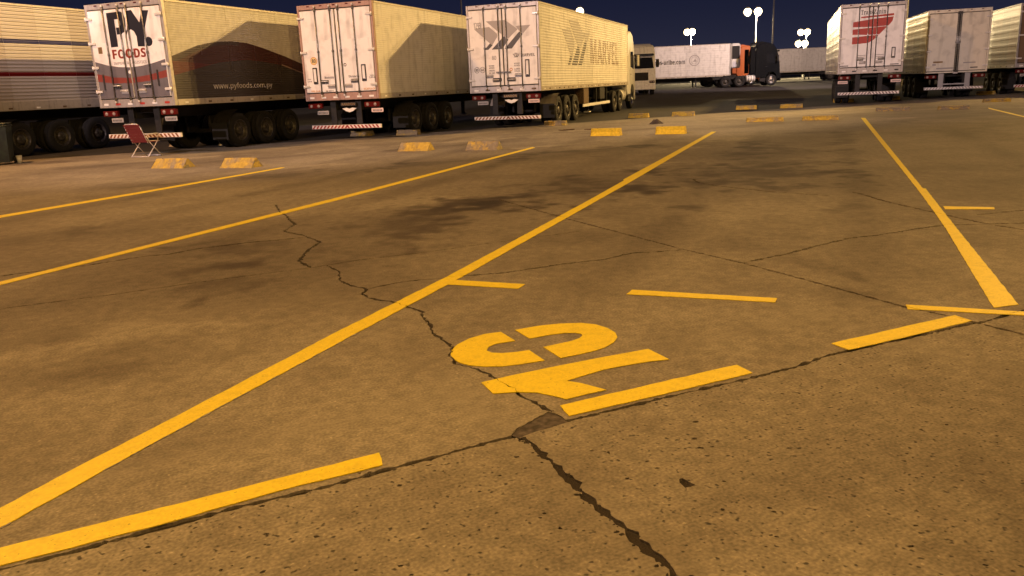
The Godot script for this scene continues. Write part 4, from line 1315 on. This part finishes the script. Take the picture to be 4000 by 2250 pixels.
	# far side of the yard
	var dir := Vector3(1, 0, 0.035).normalized()
	var tu := atan2(-dir.z, dir.x) - PI / 2.0
	var hy := yard_height(36.5)
	var ft7 := far_trailer(Vector3(21.95, hy, -80.0), dir, 14.2, 4.05, 1.02, "long white trailer with a web address, across the yard", M.side_white)
	lettering(ft7, "casas-uribe.com", Vector3(1.304, 2.55, -8.2), Vector3.FORWARD, U3, 3.3, 0.46, M.ink_dark)
	print_on(ft7, "emblem", [ring(10.75, 2.62, 0.52, 0.44), ring(10.75, 2.62, 0.34, 0.31), [10.57, 2.5, 10.95, 2.5, 10.95, 2.6, 10.81, 2.78, 10.69, 2.6]], Vector3(1.302, 0, 0), Vector3.FORWARD, U3, R3, M.ink_grey, 0.004)
	boxp(ft7, "cooling_unit", Vector3(0, 3.3, -14.75), Vector3(2.2, 1.5, 0.9), M.paint_white, 0.15)
	boxp(ft7, "cooling_grille", Vector3(1.105, 3.2, -14.75), Vector3(0.02, 1.2, 0.7), M.seal, 0.0)
	boxp(ft7, "side_cabinet", Vector3(0.4, 2.2, -14.75), Vector3(1.5, 0.9, 0.9), M.paint_white, 0.1)
	var behind := dir.cross(U3).normalized()
	tractor("glossy black tractor unit across the yard, facing the open bay", Vector3(21.95, hy, -80.0) - dir * 2.0 + behind * 1.3, tu, M.paint_black, {"rim": M.chrome, "bumper": M.paint_black, "deflector": M.paint_black, "tank": M.side_white})
	tractor("orange tractor unit half hidden behind the white trailer's front", Vector3(20.2, yard_height(40), -86.0), tu, M.paint_orange, {})
	tractor("white tractor unit facing the camera beyond the arrow emblem trailer", Vector3(11.1, yard_height(28), -72.3), PI - 0.02, M.paint_white, {"slat": M.chassis})
	var ft8 := far_trailer(Vector3(41.5, yard_height(52), -103.0), dir, 14.6, 3.95, 1.1, "silver trailer in the distance behind the black tractor", M.side_alu)
	ft8.get_child_count()
	tractor("white tractor unit in the distance, half hidden by the red leaf trailer", Vector3(41.5, yard_height(52), -103.0) - dir * 2.6 + behind * 1.3, tu, M.paint_white, {})

# a trailer seen from its side: `front` is the near front corner on the ground, dir points to its front
func far_trailer(front: Vector3, dir: Vector3, l: float, top: float, bot: float, label: String, m: Material) -> Node3D:
	var th := atan2(dir.x, -dir.z)
	var back := front - dir * l
	return trailer({"x": back.x, "z": back.z, "y": front.y, "th": th, "w": 2.6, "l": l, "top": top, "bot": bot, "frame": M.frame_grey, "door": M.door_white, "sides": tints(m, [1.0, 0.95, 0.98]), "panels": 10, "pitch": 0.2, "deep": 0.005, "wheels": [2.4, 3.7, 5.0], "label": label, "maker": false})

func disc(x: float, y: float, r: float) -> Array:
	var a := []
	for k in 20:
		a.append_array([x + cos(TAU * k / 20) * r, y + sin(TAU * k / 20) * r])
	return a

# a ring as one polygon with a hair-thin cut
func ring(x: float, y: float, r: float, q: float) -> Array:
	var a := []
	for k in 25:
		var t := TAU * k / 24.0 * 0.999
		a.append_array([x + cos(t) * r, y + sin(t) * r])
	for k in 25:
		var t := TAU * (24 - k) / 24.0 * 0.999
		a.append_array([x + cos(t) * q, y + sin(t) * q])
	return a

# the half of a print that lies on one door leaf
func split_poly(p: PackedVector2Array, left: bool) -> PackedVector2Array:
	var g := 0.024
	var r := PackedVector2Array([Vector2(-2, 0), Vector2(-g, 0), Vector2(-g, 6), Vector2(-2, 6)]) if left else PackedVector2Array([Vector2(g, 0), Vector2(2, 0), Vector2(2, 6), Vector2(g, 6)])
	var best := PackedVector2Array()
	for q in Geometry2D.intersect_polygons(p, r):
		if q.size() > best.size() or (best.size() > 0 and poly_rect(q).get_area() > poly_rect(best).get_area()):
			best = q
	return best

func speed_sticker(t: Node3D, x: float, y: float, r: float, s: String, ink: Material) -> void:
	var d := print_on(t, "speed_sticker", [ring(x, y, r, r * 0.86)], Vector3(0, 0, 0.0145), R3, U3, B3, ink, 0.002)
	lettering(d, s, Vector3(x, y, 0.0145), R3, U3, r * 1.15, r * 0.95, M.ink_dark)

func arrow_emblem(t: Node3D, o: Vector3, u: Vector3, v: Vector3, w: Vector3, box_: Rect2, split: bool) -> void:
	var light := [[0.0, 0.75, 0.27, 0.80, 0.41, 0.54, 0.41, 0.44, 0.31, 0.15], [0.22, 1.0, 0.56, 1.0, 0.775, 0.66, 0.60, 0.345, 0.40, 0.66], [0.735, 0.77, 1.0, 0.78, 0.865, 0.50, 0.805, 0.585]]
	var dark := [[0.165, 0.0, 0.275, 0.225, 0.32, 0.15, 0.24, 0.0], [0.30, 0.0, 0.53, 0.45, 0.605, 0.315, 0.49, 0.0], [0.53, 0.0, 0.80, 0.575, 0.86, 0.485, 0.66, 0.0]]
	for set_ in [[light, M.ink_grey], [dark, M.ink_dark]]:
		var polys := []
		for p in set_[0]:
			var q := PackedVector2Array()
			for i in range(0, p.size(), 2):
				q.append(box_.position + Vector2(p[i], p[i + 1]) * box_.size)
			if split and box_.position.x < 0.0:
				for sd in [true, false]:
					var h := split_poly(q, sd)
					if h.size() > 2:
						polys.append(h)
			else:
				polys.append(q)
		print_on(t, "emblem", polys, o, u, v, w, set_[1], 0.002)

# ---------------------------------------------------------------- lamps and small things
func lamp_post(label: String, at: Vector3, h: float, arm: Vector3, heads: Array, color: Color, energy: float, glow: float, bulb: float, size := 0.12) -> void:
	var t := thing("lamp_post", label, "lamp post", at, 0.0, "lamp posts of the yard")
	var st := tool()
	lathe(st, [Vector2(0.0, h), Vector2(0.05, h), Vector2(0.11, 0.3), Vector2(0.16, 0.28), Vector2(0.16, 0.0)], Vector3.ZERO, Vector3.UP, 12)
	part(t, "pole", st, M.pole)
	for hd in heads:
		var p: Vector3 = Vector3(0, h, 0) + arm * hd[0]
		var a := tool()
		tube(a, [Vector3(0, h - 0.25, 0), p + Vector3(0, bulb + 0.12, 0)], 0.035, 6)
		part(t, "arm", a, M.pole)
		var head := node(t, "lamp_head", p)
		var b := tool()
		lathe(b, [Vector2(0.0, bulb + 0.22), Vector2(bulb * 0.35, bulb + 0.2), Vector2(bulb * 0.55, bulb * 0.86), Vector2(0.0, bulb * 0.86)], Vector3.ZERO, Vector3.UP, 14)
		part(head, "housing", b, M.lamp_body)
		var em := StandardMaterial3D.new()
		em.albedo_color = Color(0.9, 0.85, 0.75)
		em.emission_enabled = true
		em.emission = color
		em.emission_energy_multiplier = glow * hd[1]
		var g := tool()
		var pr := []
		for k in 13:
			var an := PI * (0.5 - k / 12.0)
			pr.append(Vector2(maxf(0.0, bulb * cos(an)), bulb * sin(an)))
		lathe(g, pr, Vector3.ZERO, Vector3.UP, 16)
		part(head, "lamp_bulb", g, em)
		if energy > 0.0:
			var l := OmniLight3D.new()
			l.name = "lamp_light"
			l.light_color = color
			l.light_energy = energy * hd[1]
			l.light_size = size
			l.omni_range = 200.0
			l.omni_attenuation = 2.0
			l.shadow_enabled = true
			head.add_child(l)
			l.position = Vector3(0, 0, 0) if bulb < 0.24 else Vector3(0, -bulb - 0.05, 0)

func build_small() -> void:
	# folding chair: two crossed tube frames, a webbing seat and back
	var c := thing("folding_chair", "folding lawn chair with dark red woven back and pale tube frame", "chair", Vector3(-9.78, 0.0, -22.25), 2.85)
	var hw := 0.25
	for s in [-hw, hw]:
		var st := tool()
		tube(st, [Vector3(s, 0.0, 0.26), Vector3(s, 0.40, -0.16), Vector3(s, 0.56, -0.24)], 0.013, 8)
		part(c, "leg", st, M.chair_tube)
		st = tool()
		tube(st, [Vector3(s * 1.08, 0.0, -0.3), Vector3(s * 1.08, 0.42, 0.16), Vector3(s * 1.08, 0.60, 0.2)], 0.013, 8)
		part(c, "leg", st, M.chair_tube)
		st = tool()
		tube(st, [Vector3(s * 1.08, 0.60, 0.22), Vector3(s * 1.08, 0.60, -0.28)], 0.018, 8)
		part(c, "armrest", st, M.chair_tube)
		st = tool()
		tube(st, [Vector3(s * 0.98, 0.36, -0.2), Vector3(s * 0.98, 0.8, -0.42), Vector3(s * 0.75, 0.88, -0.46)], 0.012, 8)
		part(c, "back_upright", st, M.chair_tube)
	var st1 := tool()
	tube(st1, [Vector3(-hw * 0.75, 0.88, -0.46), Vector3(hw * 0.75, 0.88, -0.46)], 0.012, 8)
	tube(st1, [Vector3(-hw, 0.40, 0.24), Vector3(hw, 0.40, 0.24)], 0.012, 8)
	tube(st1, [Vector3(-hw, 0.012, 0.26), Vector3(hw, 0.012, 0.26)], 0.012, 8)
	tube(st1, [Vector3(-hw * 1.08, 0.012, -0.3), Vector3(hw * 1.08, 0.012, -0.3)], 0.012, 8)
	part(c, "cross_tube", st1, M.chair_tube)
	# woven straps of the back and the seat
	for k in 8:
		var x := -hw + 0.04 + (hw * 2.0 - 0.08) * k / 7.0
		var st := tool()
		box(st, Vector3(x, 0.615, -0.33), Vector3(0.052, 0.52, 0.006), 0.0, Basis(Vector3.RIGHT, -0.46))
		part(c, "back_strap", st, M.chair_red)
		boxp(c, "seat_strap", Vector3(x, 0.385, 0.02), Vector3(0.052, 0.006, 0.42), M.chair_red, 0.0)
	for k in 7:
		var f := 0.42 + 0.42 * k / 6.0
		var st := tool()
		box(st, Vector3(0, f, -0.225 - (f - 0.385) * 0.5), Vector3(hw * 2.0, 0.045, 0.008), 0.0, Basis(Vector3.RIGHT, -0.46))
		part(c, "back_strap", st, M.chair_red)
		boxp(c, "seat_strap", Vector3(0, 0.387, -0.15 + 0.06 * k), Vector3(hw * 2.0, 0.006, 0.045), M.chair_red, 0.0)
	# green bin at the picture's edge
	var b := thing("waste_bin", "dark green wheeled waste bin beside the striped trailer", "bin", Vector3(-13.3, 0.0, -21.5), 0.35)
	var st := tool()
	var lo := [Vector3(-0.24, 0.06, -0.3), Vector3(0.24, 0.06, -0.3), Vector3(0.24, 0.06, 0.3), Vector3(-0.24, 0.06, 0.3)]
	var hi := [Vector3(-0.3, 1.0, -0.36), Vector3(0.3, 1.0, -0.36), Vector3(0.3, 1.0, 0.36), Vector3(-0.3, 1.0, 0.36)]
	for k in 4:
		quad(st, lo[k], lo[(k + 1) % 4], hi[(k + 1) % 4], hi[k], (lo[k] + lo[(k + 1) % 4]) * Vector3(1, 0, 1))
	quad(st, lo[0], lo[1], lo[2], lo[3], Vector3.DOWN)
	part(b, "body", st, M.bin_green)
	boxp(b, "rim", Vector3(0, 0.99, 0), Vector3(0.66, 0.05, 0.78), M.bin_green, 0.02)
	boxp(b, "lid", Vector3(0, 1.045, 0.01), Vector3(0.64, 0.05, 0.76), M.bin_green, 0.022)
	for s in [-0.27, 0.27]:
		var wst := tool()
		lathe(wst, [Vector2(0, -0.03), Vector2(0.1, -0.03), Vector2(0.1, 0.03), Vector2(0, 0.03)], Vector3(s, 0.1, -0.3), Vector3.RIGHT, 14)
		part(b, "wheel", wst, M.rubber)
	# paper cup by the bin
	var cup := thing("paper_cup", "pale paper cup standing beside the green bin", "cup", Vector3(-12.98, 0.0, -21.75))
	st = tool()
	lathe(st, [Vector2(0.0, 0.0), Vector2(0.05, 0.0), Vector2(0.075, 0.2), Vector2(0.07, 0.2), Vector2(0.047, 0.01), Vector2(0.0, 0.01)], Vector3.ZERO, Vector3.UP, 14)
	part(cup, "wall", st, M.reflector_white)
	# lump of debris and two flattened cartons on the apron
	var g := thing("debris", "crumpled dark rag lying on the apron before the bright stops", "debris", Vector3(5.05, 0.0, -27.34), 0.4)
	st = tool()
	rng.seed = 77
	var gp := []
	for iy in 6:
		var row := []
		for ix in 8:
			var e := 0.0 if iy == 0 or iy == 5 or ix == 0 or ix == 7 else 1.0
			row.append(Vector3(-0.2 + 0.057 * ix + rng.randf_range(-0.02, 0.02), e * rng.randf_range(0.03, 0.16) + 0.004, -0.12 + 0.05 * iy + rng.randf_range(-0.02, 0.02)))
		gp.append(row)
	for iy in 5:
		for ix in 7:
			quad(st, gp[iy][ix], gp[iy][ix + 1], gp[iy + 1][ix + 1], gp[iy + 1][ix], U3)
	part(g, "cloth", st, M.mud)
	for q in [[1.95, -25.98, 0.3, "nearer the arrow emblem trailer"], [2.75, -25.7, 0.5, "nearer the bright stops"]]:
		var k := thing("carton", "flattened brown carton on the concrete edge, " + q[3], "carton", Vector3(q[0], 0.0, q[1]), q[2], "flattened cartons")
		var cs := tool()
		box(cs, Vector3(0, 0.012, 0), Vector3(0.42, 0.016, 0.34), 0.004)
		box(cs, Vector3(0.05, 0.027, 0.1), Vector3(0.34, 0.012, 0.14), 0.003, Basis(Vector3.UP, 0.15))
		part(k, "sheet", cs, M.rust)
	# thin masts
	for q in [[-4.4, -97.0, "thin mast rising behind the plain white trailer"], [36.0, -111.0, "thin mast behind the black tractor unit"]]:
		var ms := thing("mast", q[2], "mast", Vector3(q[0], yard_height(55.0), q[1]), 0.0, "thin masts")
		st = tool()
		lathe(st, [Vector2(0.0, 16.0), Vector2(0.06, 16.0), Vector2(0.12, 0.0)], Vector3.ZERO, Vector3.UP, 10)
		part(ms, "pole", st, M.pole)

const SODIUM := Color(1.0, 0.80, 0.47)
const DEEP_SODIUM := Color(1.0, 0.77, 0.42)
const RED_SODIUM := Color(1.0, 0.73, 0.43)
const WARM := Color(1.0, 0.875, 0.87)

func _ready() -> void:
	# camera: eye height 1.455 m, pitched down 14 degrees, held with a slight roll
	var cam := Camera3D.new()
	cam.name = "camera"
	cam.transform = Transform3D(Basis(Vector3(0.999048, -0.042306, 0.010671), Vector3(0.043631, 0.96871, -0.24433), Vector3(0.0, 0.244563, 0.969633)), Vector3(0, 1.455, 0))
	cam.fov = 39.463
	cam.near = 0.05
	cam.far = 1500.0
	add_child(cam)
	cam.current = true
	# night sky
	var env := Environment.new()
	env.background_mode = Environment.BG_SKY
	var sky := Sky.new()
	var sm := ProceduralSkyMaterial.new()
	sm.sky_top_color = Color(0.035, 0.065, 0.17)
	sm.sky_horizon_color = Color(0.19, 0.19, 0.25)
	sm.sky_curve = 0.045
	sm.ground_bottom_color = Color(0.03, 0.03, 0.04)
	sm.ground_horizon_color = Color(0.19, 0.19, 0.25)
	sm.sun_angle_max = 0.0
	sky.sky_material = sm
	env.sky = sky
	env.tonemap_mode = Environment.TONE_MAPPER_LINEAR
	env.tonemap_exposure = 1.0
	env.sdfgi_enabled = true
	env.ssao_enabled = true
	env.ssil_enabled = true
	var we := WorldEnvironment.new()
	we.name = "environment"
	we.environment = env
	add_child(we)
	make_materials()
	print("materials")
	build_lamps()
	build_ground()
	print("ground")
	build_stops()
	build_trailers()
	print("trailers")
	build_small()

func build_lamps() -> void:
	# outside the frame: the posts whose light and shadows the photograph shows
	flood_post("tall post with two floodlights beyond the bronze trailer, outside the view", Vector3(33.0, 0.0, -42.7), 16.0, Vector3(-3.0, 3.5, -31.0), SODIUM, [[Vector3(-0.35, 0, -0.5), 900.0], [Vector3(0.35, 0, 0.5), 720.0]], 24.0)
	lamp_post("tall lamp post among the trailers beyond the bronze one, outside the view", Vector3(36.0, 0.0, -47.0), 16.0, Vector3(-0.9, 0.0, 0.42), [[0.6, 1.0], [1.6, 1.0]], SODIUM, 300.0, 6.0, 0.2)
	lamp_post("tall twin lamp post near the striped trailer, outside the view", Vector3(-18.0, 0.0, -17.5), 16.0, Vector3(1, 0, 0.2), [[0.6, 1.0], [1.4, 1.0]], RED_SODIUM, 190.0, 6.0, 0.2)
	lamp_post("twin lamp post behind the camera, its arm reaching over", Vector3(0.9, 0.0, 2.6), 10.0, Vector3(0.0, 0, -1), [[2.6, 1.0], [3.4, 1.0]], DEEP_SODIUM, 54.0, 6.0, 0.2)
	flood_post("post with one white floodlight hidden behind the red leaf trailer", Vector3(30.2, yard_height(22.0), -62.5), 13.0, Vector3(23.0, 1.0, -86.0), WARM, [[Vector3.ZERO, 560.0]], 50.0)
	flood_post("tall post with one amber floodlight behind the camera", Vector3(14.0, 0.0, 16.0), 15.0, Vector3(-3.0, 3.5, -28.0), SODIUM, [[Vector3.ZERO, 420.0]], 21.0)
	flood_post("post with three white floodlights behind the striped trailer, outside the view", Vector3(-17.0, 0.0, 3.0), 11.0, Vector3(0.5, 5.0, -37.0), WARM, [[Vector3.ZERO, 630.0], [Vector3(0.6, 0.1, 0), 900.0, Vector3(18.5, 4.0, -37.0), 13.0], [Vector3(-0.6, 0.1, 0), 1100.0, Vector3(-13.6, 5.6, -28.0), 10.0]], 24.0)
	# in view
	var gy := yard_height(90.0)
	var far_ := [["brightest twin lamp post, above the black tractor unit", 0.3039, 0.0724, 123.0, Vector3(-1.0, 0, 0.1), [[-0.25, 1.0], [1.35, 0.35]]], ["twin lamp post above the long white trailer", 0.2266, 0.0525, 150.0, Vector3(-1, 0, 0.1), [[-0.2, 0.7], [0.75, 0.3]]],
		["small twin lamp post high beside the red leaf trailer", 0.3643, 0.0467, 170.0, Vector3(-1, 0, 0.1), [[-0.2, 0.5], [1.2, 0.25]]], ["lowest twin lamp post above the silver trailer", 0.3619, 0.0337, 160.0, Vector3(-1, 0, 0.1), [[-0.2, 0.6], [1.1, 0.3]]], ["lamp post just showing over the arrow emblem trailer's roof", 0.0944, 0.0811, 110.0, Vector3(-1, 0, 0.1), [[0.0, 0.4]]]]
	for f in far_:
		var p := Vector3(f[1] * f[3], gy, -f[3])
		lamp_post(f[0], p, 1.455 + f[2] * f[3] - gy, f[4], f[5], Color(1.0, 0.88, 0.66), 380.0, 30.0, 0.3 + 0.0018 * f[3])

# floodlights on a post, turned on the parked trailers
func flood_post(label: String, at: Vector3, h: float, aim: Vector3, color: Color, heads: Array, cone: float) -> void:
	var t := thing("flood_post", label, "floodlight", at)
	var st := tool()
	lathe(st, [Vector2(0.0, h - 0.3), Vector2(0.06, h - 0.3), Vector2(0.12, 0.0)], Vector3.ZERO, Vector3.UP, 12)
	part(t, "pole", st, M.pole)
	for hd in heads:
		var head := node(t, "lamp_head", Vector3(0, h, 0) + hd[0])
		head.look_at_from_position(at + Vector3(0, h, 0) + hd[0], hd[2] if hd.size() > 2 else aim)
		boxp(head, "housing", Vector3(0, 0, 0.14), Vector3(0.5, 0.4, 0.2), M.lamp_body, 0.03)
		var em := StandardMaterial3D.new()
		em.albedo_color = Color(0.9, 0.9, 0.9)
		em.emission_enabled = true
		em.emission = color
		em.emission_energy_multiplier = 30.0
		boxp(head, "lamp_face", Vector3(0, 0, 0.03), Vector3(0.44, 0.34, 0.02), em, 0.0)
		var l := SpotLight3D.new()
		l.name = "lamp_light"
		l.light_color = color
		l.light_energy = hd[1]
		l.light_size = 0.15
		l.spot_range = 200.0
		l.spot_attenuation = 2.0
		l.spot_angle = hd[3] if hd.size() > 3 else cone
		l.spot_angle_attenuation = 0.6
		l.shadow_enabled = true
		head.add_child(l)
		l.position = Vector3(0, 0, -0.02)
